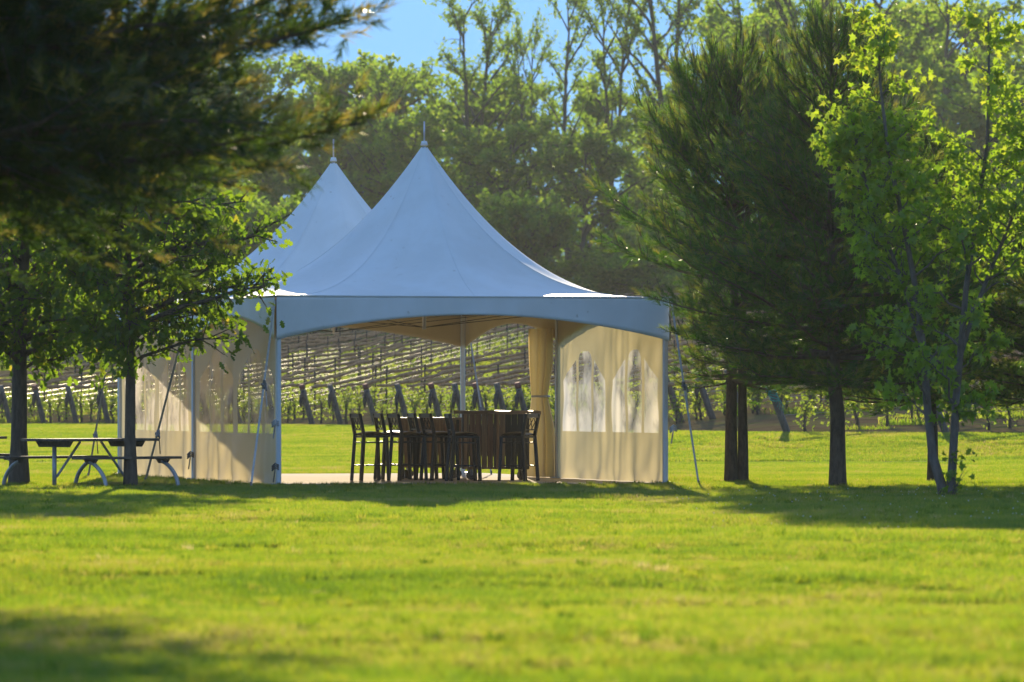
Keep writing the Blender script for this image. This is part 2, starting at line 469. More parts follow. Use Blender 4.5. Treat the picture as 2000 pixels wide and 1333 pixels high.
M['wire'] = plain('trellis_wire', [(0.3, (0.2, 0.19, 0.17)), (0.7, (0.4, 0.38, 0.35))], 20, 0.5, 0.5)
M['petal'] = plain('clover_flower', [(0.3, (0.55, 0.53, 0.5)), (0.7, (0.75, 0.73, 0.7))], 60, 0.8)

# ================================================================== THE SETTING
rng = np.random.default_rng(7)
xs = np.unique(np.concatenate([np.linspace(-450, -40, 20), np.linspace(-40, -16, 24), np.linspace(-16, 16, 64), np.linspace(16, 40, 24), np.linspace(40, 450, 20)]))
ys = np.unique(np.concatenate([np.linspace(-30, 20, 20), np.linspace(20, 74, 100), np.linspace(74, 280, 150), np.linspace(280, 900, 50)]))
GX, GY = np.meshgrid(xs, ys)
GZ = gz(GX, GY)
nx, ny = len(xs), len(ys)
ii = (np.arange(ny - 1)[:, None] * nx + np.arange(nx - 1)[None]).ravel()
ground = link('ground', mesh_np('ground', np.stack([GX, GY, GZ], -1).reshape(-1, 3), np.stack([ii, ii + 1, ii + nx + 1, ii + nx], -1), M['ground'], True))
tag(ground, 'gently rolling ground under the mown lawn and the vineyard', 'ground', kind='structure')

# gravel drive behind the tent
gx = np.linspace(-60, 9.5, 90)
def strip(name, gx, y0f, y1f, mat, n=8, dz=0.006):
    V = []
    for x in gx:
        for k in range(n + 1):
            y = y0f(x) + (y1f(x) - y0f(x)) * k / n
            V.append((x, y, float(gz(x, y)) + dz))
    a = (np.arange(len(gx) - 1)[:, None] * (n + 1) + np.arange(n)[None]).ravel()
    return link(name, mesh_np(name, V, np.stack([a, a + n + 1, a + n + 2, a + 1], -1), mat, True))
drv0 = lambda x: 113.5 + 0.25 * math.sin(x * 0.9) + 0.15 * math.sin(x * 2.3)
drv1 = lambda x: 117.2 + 0.35 * math.sin(x * 0.7 + 1) + 0.2 * math.sin(x * 2.9)
gravel = strip('gravel_path', gx, drv0, drv1, M['gravel'])
tag(gravel, 'pale grey gravel drive crossing the lawn behind the tent', 'path', kind='structure')

# bare soil and straw between the vine rows
M['soil'] = plain('vineyard_soil', [(0.3, (0.09, 0.065, 0.035)), (0.5, (0.15, 0.11, 0.06)), (0.62, (0.11, 0.12, 0.035)), (0.8, (0.22, 0.17, 0.10))], 0.9, 1.0, bump=1.0, bscale=5, spec=0.0)
soil = strip('vineyard_soil', np.linspace(-70, 70, 141), lambda x: float(edgeY(x)) + .5 + .2 * math.sin(x * 1.3), lambda x: 300.0, M['soil'], 90, 0.035)
tag(soil, 'brown straw-covered soil of the vineyard slope behind the lawn', 'soil', kind='structure')
# tent frame of reference
TH = 0.2650
S = 6.1
FL = np.array([-3.508, 83.78])
rv = np.array([math.cos(TH), math.sin(TH)]); bv = np.array([-math.sin(TH), math.cos(TH)])
def T(u, v, z=0.0):
    """tent coordinates (metres right along the front, metres back) -> world"""
    p = FL + u * rv + v * bv
    return np.array([p[0], p[1], z])
PAD_Z = 0.035
pad = MB()
pu0, pu1, pv0, pv1 = -0.12, S + 0.45, -0.18, 2 * S + 0.4
c = [T(pu0, pv0), T(pu1, pv0), T(pu1, pv1), T(pu0, pv1)]
V = [(*q[:2], -0.1) for q in c] + [(*q[:2], PAD_Z) for q in c]
pad.add(V, [(3, 2, 1, 0), (4, 5, 6, 7), (0, 1, 5, 4), (1, 2, 6, 5), (2, 3, 7, 6), (3, 0, 4, 7)])
pad_o = pad.build('concrete_pad', M['concrete'])
tag(pad_o, 'tan concrete pad under the white tent', 'pad', kind='structure')

# ------------------------------------------------------------------ grass (one patch of blades placed many times)
def grass_obj(name, blade_n, rad, hmin, hmax, wid, pts, scl, seed, mat, tri=False):
    g = np.random.default_rng(seed)
    r = rad * np.sqrt(g.random(blade_n)); a = g.random(blade_n) * 2 * np.pi
    bx, by = r * np.cos(a), r * np.sin(a)
    h = hmin + (hmax - hmin) * g.random(blade_n) ** 1.4
    az = g.random(blade_n) * 2 * np.pi; lean = g.normal(0.0, 0.45, blade_n)
    w = wid * (0.7 + 0.6 * g.random(blade_n))
    dx, dy = np.cos(az), np.sin(az)
    laz = g.random(blade_n) * 2 * np.pi; lx, ly = np.cos(laz) * lean * h, np.sin(laz) * lean * h
    z0 = np.full(blade_n, -0.01)
    v0 = np.stack([bx - dx * w, by - dy * w, z0], -1); v1 = np.stack([bx + dx * w, by + dy * w, z0], -1)
    m0 = np.stack([bx + lx * .35 - dx * w * .8, by + ly * .35 - dy * w * .8, h * .6], -1); m1 = np.stack([bx + lx * .35 + dx * w * .8, by + ly * .35 + dy * w * .8, h * .6], -1)
    t = np.stack([bx + lx, by + ly, h], -1)
    V = np.stack([v0, v1, m1, m0, t], 1).reshape(-1, 3)
    b = np.arange(blade_n)[:, None] * 5
    q = b + np.array([[0, 1, 2, 3]]); tr = b + np.array([[3, 2, 4]])
    nb = len(V); n = len(pts)
    V = np.concatenate([V, pts])
    rnd = np.concatenate([np.repeat(g.random(blade_n), 5), np.zeros(n)])
    me = mesh_np(name, V, [q, tr], mat, False, rnd)
    at = me.attributes.new('is_pt', 'BOOLEAN', 'POINT'); v = np.zeros(nb + n, bool); v[nb:] = True; at.data.foreach_set('value', v)
    at = me.attributes.new('rot', 'FLOAT_VECTOR', 'POINT'); rr = np.zeros((nb + n, 3), np.float32); rr[nb:, 2] = g.random(n) * 6.283; at.data.foreach_set('vector', rr.ravel())
    at = me.attributes.new('scl', 'FLOAT_VECTOR', 'POINT'); rr = np.ones((nb + n, 3), np.float32); rr[nb:] = scl; at.data.foreach_set('vector', rr.ravel())
    o = link(name, me)
    ng = bpy.data.node_groups.new(name + '_spread', 'GeometryNodeTree')
    ng.interface.new_socket('Geometry', in_out='INPUT', socket_type='NodeSocketGeometry')
    ng.interface.new_socket('Geometry', in_out='OUTPUT', socket_type='NodeSocketGeometry')
    nn = ng.nodes; L = ng.links
    gi = nn.new('NodeGroupInput'); go = nn.new('NodeGroupOutput')
    def attr(nm, dt):
        a = nn.new('GeometryNodeInputNamedAttribute'); a.data_type = dt; a.inputs['Name'].default_value = nm
        return a.outputs['Attribute']
    sep = nn.new('GeometryNodeSeparateGeometry'); sep.domain = 'POINT'
    L.new(gi.outputs[0], sep.inputs['Geometry']); L.new(attr('is_pt', 'BOOLEAN'), sep.inputs['Selection'])
    mp = nn.new('GeometryNodeMeshToPoints'); L.new(sep.outputs['Selection'], mp.inputs['Mesh'])
    ip = nn.new('GeometryNodeInstanceOnPoints')
    L.new(mp.outputs[0], ip.inputs['Points']); L.new(sep.outputs['Inverted'], ip.inputs['Instance'])
    L.new(attr('rot', 'FLOAT_VECTOR'), ip.inputs['Rotation']); L.new(attr('scl', 'FLOAT_VECTOR'), ip.inputs['Scale'])
    L.new(ip.outputs[0], go.inputs[0])
    md = o.modifiers.new('spread', 'NODES'); md.node_group = ng
    return o

def wedge_points(y0, y1, step, margin, g):
    pts = []
    y = y0
    while y < y1:
        hw = 1000.0 * y / F * margin + 1.0
        n = int(2 * hw / step) + 1
        x = -hw + step * (np.arange(n) + 0.5 * g.random())
        pts.append(np.stack([x + g.normal(0, step * .18, n), y + g.normal(0, step * .18, n)], -1))
        y += step
    return np.concatenate(pts)

def in_pad(p, m=0.0):
    d = p - FL
    u = d @ rv; v = d @ bv
    return (u > pu0 - m) & (u < pu1 + m) & (v > pv0 - m) & (v < pv1 + m)

def put_z(p, dz=0.0):
    return np.column_stack([p, gz(p[:, 0], p[:, 1]) + dz])

g = np.random.default_rng(3)
p = wedge_points(24, 113.4, 0.46, 1.28, g)
p = p[~in_pad(p, 0.27)]
p = put_z(p)
hz = 0.85 + 0.15 * np.sin(p[:, 1] * 1.9 + np.sin(p[:, 0] * 1.1)) + g.normal(0, 0.24, len(p))
scl = np.column_stack([np.ones(len(p)), np.ones(len(p)), np.clip(hz, 0.45, 1.7)])
lawn = grass_obj('lawn_grass', 1000, 0.42, 0.030, 0.075, 0.0034, p, scl, 11, M['grass'])
tag(lawn, 'short mown lawn grass glowing in the low sun around the tent', 'grass', kind='stuff')
p = wedge_points(113, 186, 0.62, 1.2, g)
ye = edgeY(p[:, 0])
keep = (p[:, 1] < ye - 0.2) & ~((p[:, 0] < 9.6) & (p[:, 1] > 113.3) & (p[:, 1] < 117.6))
p = put_z(p[keep])
scl = np.column_stack([np.ones(len(p)), np.ones(len(p)), 0.8 + 0.3 * g.random(len(p))])
pw = wedge_points(24, 84, 0.30, 1.25, g)
nz_ = np.sin(pw[:, 0] * 1.7 + 2 * np.sin(pw[:, 1] * .45)) + np.sin(pw[:, 1] * 1.1 + 1.3 * np.sin(pw[:, 0] * .8)) + g.normal(0, .9, len(pw))
pw = pw[(nz_ > 0.6) & ~in_pad(pw, 0.15)]
ring = []
for bx, by in ((3.35, 87.05), (3.5, 86.9), (4.75, 82.6), (5.33, 87.1), (5.7, 74.1), (-7.4, 84.5), (-5.6, 82.6)):
    k_ = 26; an = g.random(k_) * 6.28; rr_ = .10 + .18 * g.random(k_)
    ring.append(np.column_stack([bx + np.cos(an) * rr_, by + np.sin(an) * rr_]))
for _ in range(170):
    t_ = g.random() * (S + .5); ring.append((FL + rv * (t_ - .1) + bv * (-.24 - .06 * g.random()))[None])
for _ in range(200):
    t_ = g.random() * 2 * S; ring.append((FL + bv * t_ + rv * (-.2 - .08 * g.random()))[None])
pw = np.concatenate([pw] + ring)
weeds = grass_obj('lawn_weeds', 26, 0.06, 0.04, 0.09, 0.006, put_z(pw), np.column_stack([np.ones(len(pw)), np.ones(len(pw)), .55 + .7 * g.random(len(pw))]), 14, M['tuft'])
tag(weeds, 'coarser grass tufts and small weeds dotted through the mown lawn', 'weeds', kind='stuff')
lawn2 = grass_obj('bank_grass', 700, 0.58, 0.035, 0.08, 0.006, p, scl, 12, M['grass'])
tag(lawn2, 'mown grass on the low bank between gravel drive and vineyard', 'grass', kind='stuff')
p = wedge_points(126, 300, 1.15, 1.12, g)
ye = edgeY(p[:, 0])
p = p[(p[:, 1] > ye - 0.4)]
p = p[g.random(len(p)) < 0.06]
p = put_z(p)
scl = np.column_stack([np.ones(len(p)), np.ones(len(p)), 0.5 + 0.9 * g.random(len(p))])
lawn3 = grass_obj('vineyard_weeds', 420, 0.75, 0.05, 0.22, 0.012, p, scl, 13, M['grass'])
tag(lawn3, 'rough weeds and tall grass growing between the vineyard rows', 'weeds', kind='stuff')

# ================================================================== TREES
SEED = [100]
def leaf_maple():
    pts = [(0, 0), (.10, .10), (.42, .05), (.30, .26), (.55, .50), (.28, .48), (.17, .56), (0, 1.0), (-.17, .56), (-.28, .48), (-.55, .50), (-.30, .26), (-.42, .05), (-.10, .10)]
    V = [(x, y, 0.22 * abs(x) - 0.22 * y * y) for x, y in pts] + [(0, 0.38, -0.02)]
    n = len(pts)
    return np.array(V), np.array([(n, i, (i + 1) % n) for i in range(n)])
def leaf_oak():
    pts = [(0, 0), (.12, .18), (.26, .26), (.14, .40), (.36, .56), (.17, .66), (.24, .86), (0, 1.0), (-.24, .86), (-.17, .66), (-.36, .56), (-.14, .40), (-.26, .26), (-.12, .18)]
    V = [(x, y, 0.25 * abs(x) - 0.15 * y * y) for x, y in pts] + [(0, 0.5, 0)]
    n = len(pts)
    return np.array(V), np.array([(n, i, (i + 1) % n) for i in range(n)])
def leaf_simple():
    V = np.array([(0, 0, 0), (.36, .42, .07), (0, 1, -.08), (-.34, .5, .09)])
    return V, np.array([(0, 1, 2), (0, 2, 3)])
def leaf_spray():
    """three small leaves on one far-off sprig"""
    V = np.array([(0, 0, 0), (.34, .35, .07), (.08, .8, -.08), (-.2, .4, .05),
                  (.1, .1, .1), (.62, .2, .25), (.75, .62, .1), (.35, .5, -.05),
                  (-.1, .1, -.1), (-.35, .55, .1), (-.8, .55, .25), (-.55, .15, -.05)])
    return V, np.array([(0, 1, 2, 3), (4, 5, 6, 7), (8, 9, 10, 11)])

def bez(a, b, sag, n=6, g=None, wob=0.0):
    t = np.linspace(0, 1, n)[:, None]
    p = a + (b - a) * t
    p[:, 2:3] += sag * 4 * t * (1 - t)
    if wob and g is not None:
        w = g.normal(0, wob, (n, 3)); w[0] = 0; w[-1] *= .3
        p = p + w
    return p

def at_poly(poly, t):
    k = t * (len(poly) - 1); i = min(int(k), len(poly) - 2); f = k - i
    return poly[i] * (1 - f) + poly[i + 1] * f

def grow(g, stems, envelope, n_limb, n_twig, leaf_per, leaf_size, spread, t0=0.25, rise=0.55, r_base=0.05, droop=0.3, fill=0.35, wood_sides=6, tipdir=0.3):
    """stems: list of (poly, r0, r1). envelope(z, az) -> crown radius at height z. returns tubes, leaf positions, axes"""
    tubes = [(s[0], np.linspace(s[1], s[2], len(s[0])), 10) for s in stems]
    pos = []; ax = []
    for s in stems:
        poly = s[0]
        for k in range(n_limb):
            t = t0 + (1 - t0) * (k + g.random()) / n_limb
            a = at_poly(poly, min(t, 0.985))
            az = k * 2.39996 + g.normal(0, 0.5)
            zt = a[2]
            rad = 0.3
            for _ in range(3):
                rad = envelope(zt, az)
                zt = a[2] + rise * rad
            L = rad * (0.55 + 0.5 * g.random())
            b = np.array([a[0] + math.cos(az) * L, a[1] + math.sin(az) * L, a[2] + rise * L * (0.6 + 0.8 * g.random())])
            lim = bez(a, b, 0.06 * L, 6, g, 0.03 * L)
            r0 = max(r_base * (L / 2.0) ** 0.8, 0.012)
            tubes.append((lim, np.linspace(r0, r0 * .25, 6), wood_sides))
            nt = max(3, int(n_twig * (0.4 + 0.6 * L / (envelope(zt, az) + 1e-3))))
            for j in range(nt):
                tt = fill + (1 - fill) * (j + g.random()) / nt
                c = at_poly(lim, min(tt, .99))
                d = (lim[-1] - lim[0]) / (L + 1e-6) * 0.6 + g.normal(0, 0.55, 3)
                d[2] += tipdir
                d /= np.linalg.norm(d)
                tl = spread * (0.6 + 0.9 * g.random())
                e = c + d * tl
                tubes.append((np.array([c, (c + e) / 2 + g.normal(0, .05 * tl, 3), e]), np.array([r0 * .28, r0 * .2, r0 * .1]) + 0.002, 4))
                m = max(2, int(leaf_per * (0.5 + g.random())))
                q = c + (e - c) * (0.25 + 0.85 * g.random((m, 1))) + g.normal(0, spread * 0.26, (m, 3)) * np.array([1, 1, .8])
                pos.append(q)
                aa = g.normal(0, .6, (m, 3)) + d * 0.7
                aa[:, 2] -= droop * 2.0
                ax.append(aa)
    pos = np.concatenate(pos); ax = np.concatenate(ax)
    return tubes, pos, ax

def crown_mesh(name, g, pos, ax, size, tpl, mat, hi=None):
    n = len(pos)
    Mx = frames(ax, g.random(n) * 6.283)
    rnd = np.clip(g.beta(2, 2.4, n) if hi is None else hi, 0, 1)
    return scatter(name, tpl[0], tpl[1], pos, Mx, size * (0.65 + 0.6 * g.random(n)), mat, rnd)

def tree_obj(name, label, cat, loc, wood_me, leaf_me, group=None, rz=0.0, scale=None):
    o = empty(name, loc, rz)
    if scale is not None: o.scale = scale
    tag(o, label, cat, group)
    link('trunk', wood_me, o)
    c = link('crown', leaf_me, o); c['kind'] = 'stuff'
    return o

# ---- woodland behind the vineyard: a handful of shapes used many times
def wood_variant(seed, H, Rr, base, sparse, fork=False):
    g = np.random.default_rng(seed)
    def env(z, az):
        t = np.clip((z - base * H) / (H - base * H), 0, 1)
        return Rr * (0.25 + 0.95 * math.sin(math.pi * min(1.0, 0.12 + 0.80 * t)) ** 0.8) * (0.8 + 0.25 * math.sin(3 * az + seed))
    n = 9
    z = np.linspace(0, H * 0.95, n)
    wob = np.cumsum(g.normal(0, 0.018 * H / 2, (n, 2)), 0); wob[0] = 0
    main = np.column_stack([wob, z]); main[0, 2] = -0.3
    stems = [(main, 0.013 * H + .03, 0.03)]
    if fork:
        k = 3
        side = main.copy(); off = np.linspace(0, 1, n - k) ** 0.8 * Rr * 0.6
        an = fork
        side = side[k:] + np.column_stack([off * math.cos(an), off * math.sin(an), -off * .1])
        stems.append((side, 0.010 * H, 0.03))
    if sparse:
        tb, ps, ax = grow(g, stems, env, 20 if not fork else 14, 8, 11, 0.3, 0.62, t0=base, rise=1.15, r_base=0.075, droop=.1, fill=.3)
        size = 0.24
    else:
        tb, ps, ax = grow(g, stems, env, 34 if not fork else 19, 11, 12, 0.3, 0.75, t0=base, rise=0.55, r_base=0.07, droop=.2, fill=.2)
        size = 0.33
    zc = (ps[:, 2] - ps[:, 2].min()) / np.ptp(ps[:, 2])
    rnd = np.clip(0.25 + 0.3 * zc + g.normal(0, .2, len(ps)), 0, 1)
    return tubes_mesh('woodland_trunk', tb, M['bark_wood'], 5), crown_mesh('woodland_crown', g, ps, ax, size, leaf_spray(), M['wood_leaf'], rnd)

dense = [wood_variant(210 + i, 12.0, 3.6 + 0.25 * i, 0.08, False, (i % 2) * 0.7) for i in range(4)]
sparse = [wood_variant(310 + i, 18.0, 3.0 + 0.2 * i, 0.34, True, (0.0, 0.5, 2.8)[i]) for i in range(3)]
bush = [wood_variant(250 + i, 6.0, 3.3 + .2 * i, 0.06, False, 0.9) for i in range(3)]
ORD = ['first', 'second', 'third', 'fourth', 'fifth', 'sixth', 'seventh', 'eighth', 'ninth', 'tenth', 'eleventh', 'twelfth', 'thirteenth', 'fourteenth', 'fifteenth', 'sixteenth', 'seventeenth', 'eighteenth', 'nineteenth', 'twentieth']

def wood_tree(x, ytop, Y, var, H0, label, group, wx=1.0, rz=0.0, wmin=None):
    X = (x - 1000) * Y / F
    zb = float(gz(X, Y)); zt = ZC + (YH - ytop) * Y / F
    s = (zt - zb) / H0
    if wmin is not None: wx = max(wx, wmin * Y / F / (3.6 * s))
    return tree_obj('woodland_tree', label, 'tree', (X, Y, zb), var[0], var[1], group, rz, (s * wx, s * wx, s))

# tall open-crowned trees that stand out against the sky
sp = [(905, 12, 330, 1, 1.00, 0.1, 'tall open tree with forked trunk right of the front tent peak'),
      (1030, 70, 338, 2, 0.62, 1.0, 'slim open tree between the forked tall tree and the twin tall trees'),
      (1112, -25, 326, 0, 0.82, 2.2, 'left one of two tall thin trees in the middle of the treeline'),
      (1195, -10, 330, 2, 0.80, 4.0, 'right one of two tall thin trees, beside the blue sky gap'),
      (1330, -130, 328, 1, 1.0, 3.1, 'tallest open tree right of the blue sky gap, above the twin-trunk pine'),
      (1440, -110, 336, 0, 1.1, 5.2, 'tall open tree rising straight behind the tip of the twin-trunk pine'),
      (1580, -90, 330, 2, 1.0, 0.6, 'tall open tree behind the left edge of the young maple'),
      (1730, -60, 332, 1, 1.05, 1.9, 'tall hazy tree behind the left stem top of the maple'),
      (1860, -40, 328, 0, 1.1, 2.6, 'tall hazy tree behind the right stem top of the maple'),
      (2010, 85, 326, 2, 1.0, 4.4, 'open tree at the right edge of the photo under blue sky'),
      (770, 150, 322, 1, 0.95, 3.6, 'open tree with arching limbs just left of the front tent peak')]
for x, yt, Y, v, wx, rz, lab in sp:
    wood_tree(x, yt, Y, sparse[v], 18.0 * 0.97, lab, 'tall open woodland trees', wx, rz)
g = np.random.default_rng(55)
def rank(Y, xs_, tops, name, grp, low=False):
    for i, (x, yt) in enumerate(zip(xs_, tops)):
        wood_tree(x, yt, Y + g.normal(0, 4), (bush[int(g.integers(0, 3))] if low else dense[int(g.integers(0, 4))]), 6.2 if low else 12.0 * 0.98, '%s tree from the left in the %s' % (ORD[i], name), grp, 0.95 + 0.25 * g.random(), g.random() * 6.28, (xs_[-1] - xs_[0]) / (len(xs_) - 1) * 0.78)
xr = np.arange(-240, 2260, 150.0)
tp = np.interp(xr, [-300, 0, 600, 700, 830, 900, 1060, 1150, 1260, 1330, 1500, 1700, 1950, 2000, 2300], [140, 130, 140, 155, 180, 195, 180, 165, 190, 60, 10, 20, 50, 130, 100])
rank(352, xr + g.normal(0, 18, len(xr)), tp + g.normal(0, 14, len(xr)), 'hazy back row of the wood', 'back row of the wood')
xr = np.arange(-200, 2230, 165.0)
tp = np.interp(xr, [-300, 0, 600, 760, 860, 1000, 1080, 1200, 1350, 2300], [250, 250, 240, 240, 300, 270, 290, 260, 170, 130])
rank(318, xr + g.normal(0, 22, len(xr)), tp + g.normal(0, 20, len(xr)), 'middle row of the wood', 'middle row of the wood')
xr = np.arange(-190, 2250, 172.0)
tp = np.interp(xr, [-300, 0, 600, 760, 900, 1000, 1080, 1200, 1350, 2300], [420, 420, 420, 430, 520, 440, 500, 520, 450, 400])
rank(288, xr + g.normal(0, 22, len(xr)), tp + g.normal(0, 22, len(xr)), 'low bushy front row of the wood', 'front row of the wood', True)

xr = np.arange(-170, 2260, 140.0)
rank(385, xr + g.normal(0, 20, len(xr)), np.interp(xr, [0, 600, 1000, 1300, 2200], [400, 400, 420, 400, 380]) + g.normal(0, 15, len(xr)), 'dark depth of the wood behind the other rows', 'depth of the wood')
xr = np.arange(-150, 2250, 128.0)
rank(284, xr + g.normal(0, 22, len(xr)), np.interp(xr, [0, 800, 2200], [560, 560, 520]) + g.normal(0, 22, len(xr)), 'hedge-like thicket at the foot of the wood', 'thicket at the foot of the wood', True)

wood_tree(1255, 470, 287, bush[1], 6.0, 'bushy tree closing the gap beside the right tent corner', 'thicket at the foot of the wood', 1.2, 1.0)

# ---- pines
def tuft(n, L, nl, seed, wid=0.0045, spread=0.75):
    g = np.random.default_rng(seed)
    V = []; Fs = []
    for i in range(n):
        y = L * (0.05 + 0.95 * (i + g.random()) / n)
        a = g.random() * 6.283
        s = spread * (1.0 - 0.45 * y / L) * (0.8 + .4 * g.random())
        d = np.array([math.cos(a) * math.sin(s), math.cos(s), math.sin(a) * math.sin(s)])
        l = nl * (0.75 + 0.4 * g.random())
        side = np.cross(d, [math.sin(a), 0.2, -math.cos(a)] if i % 2 else [math.cos(a), 0.3, math.sin(a)]); side /= np.linalg.norm(side) + 1e-9
        b = np.array([0, y, 0]); e = b + d * l
        k = len(V)
        V += [b - side * wid, b + side * wid, e]
        Fs.append((k, k + 1, k + 2))
    return np.array(V), np.array(Fs)

def pine(seed, H, Rr, zb, gap=0.30, per=8, step=0.13, sdiv=0.15, vj=.26, ntuft=26, nl=0.11, tl=0.17, droop=0.0, wid=0.0045, twin=None, candle=True, flat=0.75, trunk_r=None, az_keep=None, limit=None, skirt=0.55, needle='needle'):
    g = np.random.default_rng(seed)
    tubes = []; pos = []; ax = []; cpos = []; cax = []; tipi = []
    n = 12
    z = np.linspace(-0.2, H, n)
    wob = np.cumsum(g.normal(0, 0.02, (n, 2)), 0); wob[:3] = 0
    main = np.column_stack([wob, z])
    r0 = trunk_r or 0.02 * H
    rr = np.interp(z, [-.2, 0.15, 0.7, H], [r0 * 1.25, r0 * 1.08, r0 * .95, 0.015])
    tubes.append((main, rr, 12))
    if twin is not None:
        tw = np.array([[twin, 0.05, -.2], [twin, 0.05, .6], [twin * .95, .04, 1.3], [twin * .9, .03, 2.2], [twin * 1.3, 0.0, H * .6], [twin * 1.6, 0, H * .8]])
        tubes.append((tw, np.linspace(r0 * .95, 0.03, 6), 12))
    zz = zb; w = 0
    while zz < H - 0.15:
        t = (zz - zb) / (H - zb)
        L0 = Rr * (1 - t) ** flat * (skirt + (1 - skirt) * min(1, t * 5 + 0.4)) + 0.15
        a0 = g.random() * 6.28
        el = R(-6 + 58 * t ** 0.8) + (-droop if t < .25 else 0)
        for k in range(per):
            az = a0 + 6.283 * k / per + g.normal(0, .15)
            if az_keep is not None and not az_keep(az): continue
            L = L0 * (0.72 + 0.42 * g.random())
            if limit is not None: L = min(L, limit(az, zz) * (.85 + .3 * g.random()))
            a = np.array([np.interp(zz, z, main[:, 0]), np.interp(zz, z, main[:, 1]), zz + g.normal(0, .06)])
            e2 = el + g.normal(0, .08)
            d = np.array([math.cos(az) * math.cos(e2), math.sin(az) * math.cos(e2), math.sin(e2)])
            m = 6
            tt = np.linspace(0, 1, m)[:, None]
            br = a + d * L * tt
            br[:, 2:3] += 0.16 * L * tt ** 2.2
            br += g.normal(0, .015 * L, (m, 3)) * tt
            tubes.append((br, np.linspace(0.008 + 0.012 * L, 0.005, m), 5))
            ns = max(2, int(L / sdiv))
            tips = [(br[-2], br[-1])]
            for j in range(ns):
                f = 0.22 + 0.75 * (j + g.random() * .6) / ns
                c = at_poly(br, min(f, .98))
                sl = max(0.16, (0.42 * L * (1.05 - f)) * (0.7 + .6 * g.random()))
                sg = 1 if (j + k) % 2 else -1
                ang = az + sg * R(38 + 16 * g.random())
                e = c + np.array([math.cos(ang) * sl, math.sin(ang) * sl, sl * (math.tan(max(-.3, e2)) * .55 + 0.22 + g.normal(0, vj))])
                tubes.append((np.array([c, (c + e) / 2 + [0, 0, -.02], e]), np.array([.005, .004, .003]), 3))
                tips.append((c, e))
            for c, e in tips:
                l = np.linalg.norm(e - c)
                q = max(1, int(l / step))
                u = (e - c) / (l + 1e-9)
                for s_ in range(q):
                    f = (s_ + 0.6 * g.random()) / q
                    pos.append(c + (e - c) * f); ax.append(u + g.normal(0, .22, 3) + [0, 0, .22])
                    if g.random() < .5 and l > .3:
                        pos.append(c + (e - c) * f + g.normal(0, .04, 3)); ax.append(u * .5 + g.normal(0, .5, 3) + [0, 0, .2])
                pos.append(e); ax.append(u + [0, 0, .3]); tipi.append(len(pos) - 1)
                if candle and g.random() < (0.30 + 0.5 * t):
                    for _ in range(1 + int(g.random() * (1 + 3 * t))):
                        cpos.append(e); cax.append(u * .45 + [0, 0, 1.0] + g.normal(0, .22, 3))
        zz += gap * (0.8 + .4 * g.random()) * (1.0 if t < .75 else 0.85); w += 1
    for _ in range(5):
        cpos.append(main[-1] - [0, 0, .15]); cax.append(np.array([0, 0, 1.0]) + g.normal(0, .25, 3))
    pos = np.array(pos); ax = np.array(ax); n = len(pos)
    tv, tf = tuft(ntuft, tl, nl, seed, wid)
    rnd = np.clip(g.beta(2, 3, n), 0, 1); rnd[tipi] = np.clip(.85 + g.normal(0, .12, len(tipi)), 0, 1)
    leaf = [(tv, tf, pos, frames(ax, g.random(n) * 6.28), 0.8 + .4 * g.random(n), rnd)]
    if candle and len(cpos):
        cp = np.array(cpos); ca = np.array(cax); m = len(cp)
        cv, cf = tuft(22, 0.34, 0.045, seed + 1, wid * .9, 0.42)
        leaf.append((cv, cf, cp, frames(ca, g.random(m) * 6.28), 0.6 + .7 * g.random(m), np.clip(0.72 + g.normal(0, .12, m), 0, 1)))
        for i in range(m):
            u = ca[i] / np.linalg.norm(ca[i])
            tubes.append((np.array([cp[i], cp[i] + u * .14, cp[i] + u * .30]), np.array([.006, .005, .003]), 3))
    Vs = []; Fs = []; Rn = []; off = 0
    for tv, tf, ps, Mx, sc, rn in leaf:
        V = np.einsum('nij,kj->nki', Mx, tv) * sc[:, None, None] + ps[:, None, :]
        k = len(tv)
        Fs.append((tf[None] + (np.arange(len(ps)) * k)[:, None, None]).reshape(-1, 3) + off); off += len(ps) * k
        Vs.append(V.reshape(-1, 3)); Rn.append(np.repeat(rn, k))
    print('pine', seed, n, 'tufts', sum(len(f) for f in Fs), 'tris')
    return tubes_mesh('pine_trunk', tubes, M['bark_pine'], 5), mesh_np('pine_crown', np.concatenate(Vs), np.concatenate(Fs), M[needle], False, np.concatenate(Rn))

def near_tent(az, z):
    d = math.degrees(az) % 360
    if z < 3.0 and 95 < d < 285: return 0.85
    if z < 5.2 and 175 < d < 290: return 1.1 + 0.35 * max(0, z - 3)
    return 9
pa = pine(401, 6.5, 3.5, 1.65, flat=.82, skirt=.62, twin=0.185, trunk_r=0.098, limit=near_tent)
pb = pine(402, 6.8, 2.75, 1.65, flat=.85, skirt=.62, trunk_r=0.118)
pc = pine(403, 7.0, 2.8, 1.75, flat=.95, skirt=.62, trunk_r=0.11)
def put_tree(nm, lab, cat, x, y, var, grp=None, rz=0.0, sc=1.0, Y=None):
    Y = Y or F * ZC / (y - YH)
    X = (x - 1000) * Y / F
    return tree_obj(nm, lab, cat, (X, Y, float(gz(X, Y)) - 0.0), var[0], var[1], grp, rz, (sc, sc, sc))
put_tree('pine_tree', 'full dark pine with two trunks standing just right of the tent', 'tree', 1428, 946.5, pa, 'pines right of the tent', 0.0)
put_tree('pine_tree', 'dark pine with a single straight trunk between the twin-trunk pine and the maple', 'tree', 1636, 955, pb, 'pines right of the tent', 1.0)
put_tree('pine_tree', 'dark pine whose brown trunk stands directly behind the maple stems', 'tree', 1822, 946, pc, 'pines right of the tent', 2.0, 0.76)
put_tree('pine_tree', 'dark pine at the right edge of the photo with its trunk out of view', 'tree', 2085, 950, pb, 'pines right of the tent', 3.3, 0.80)
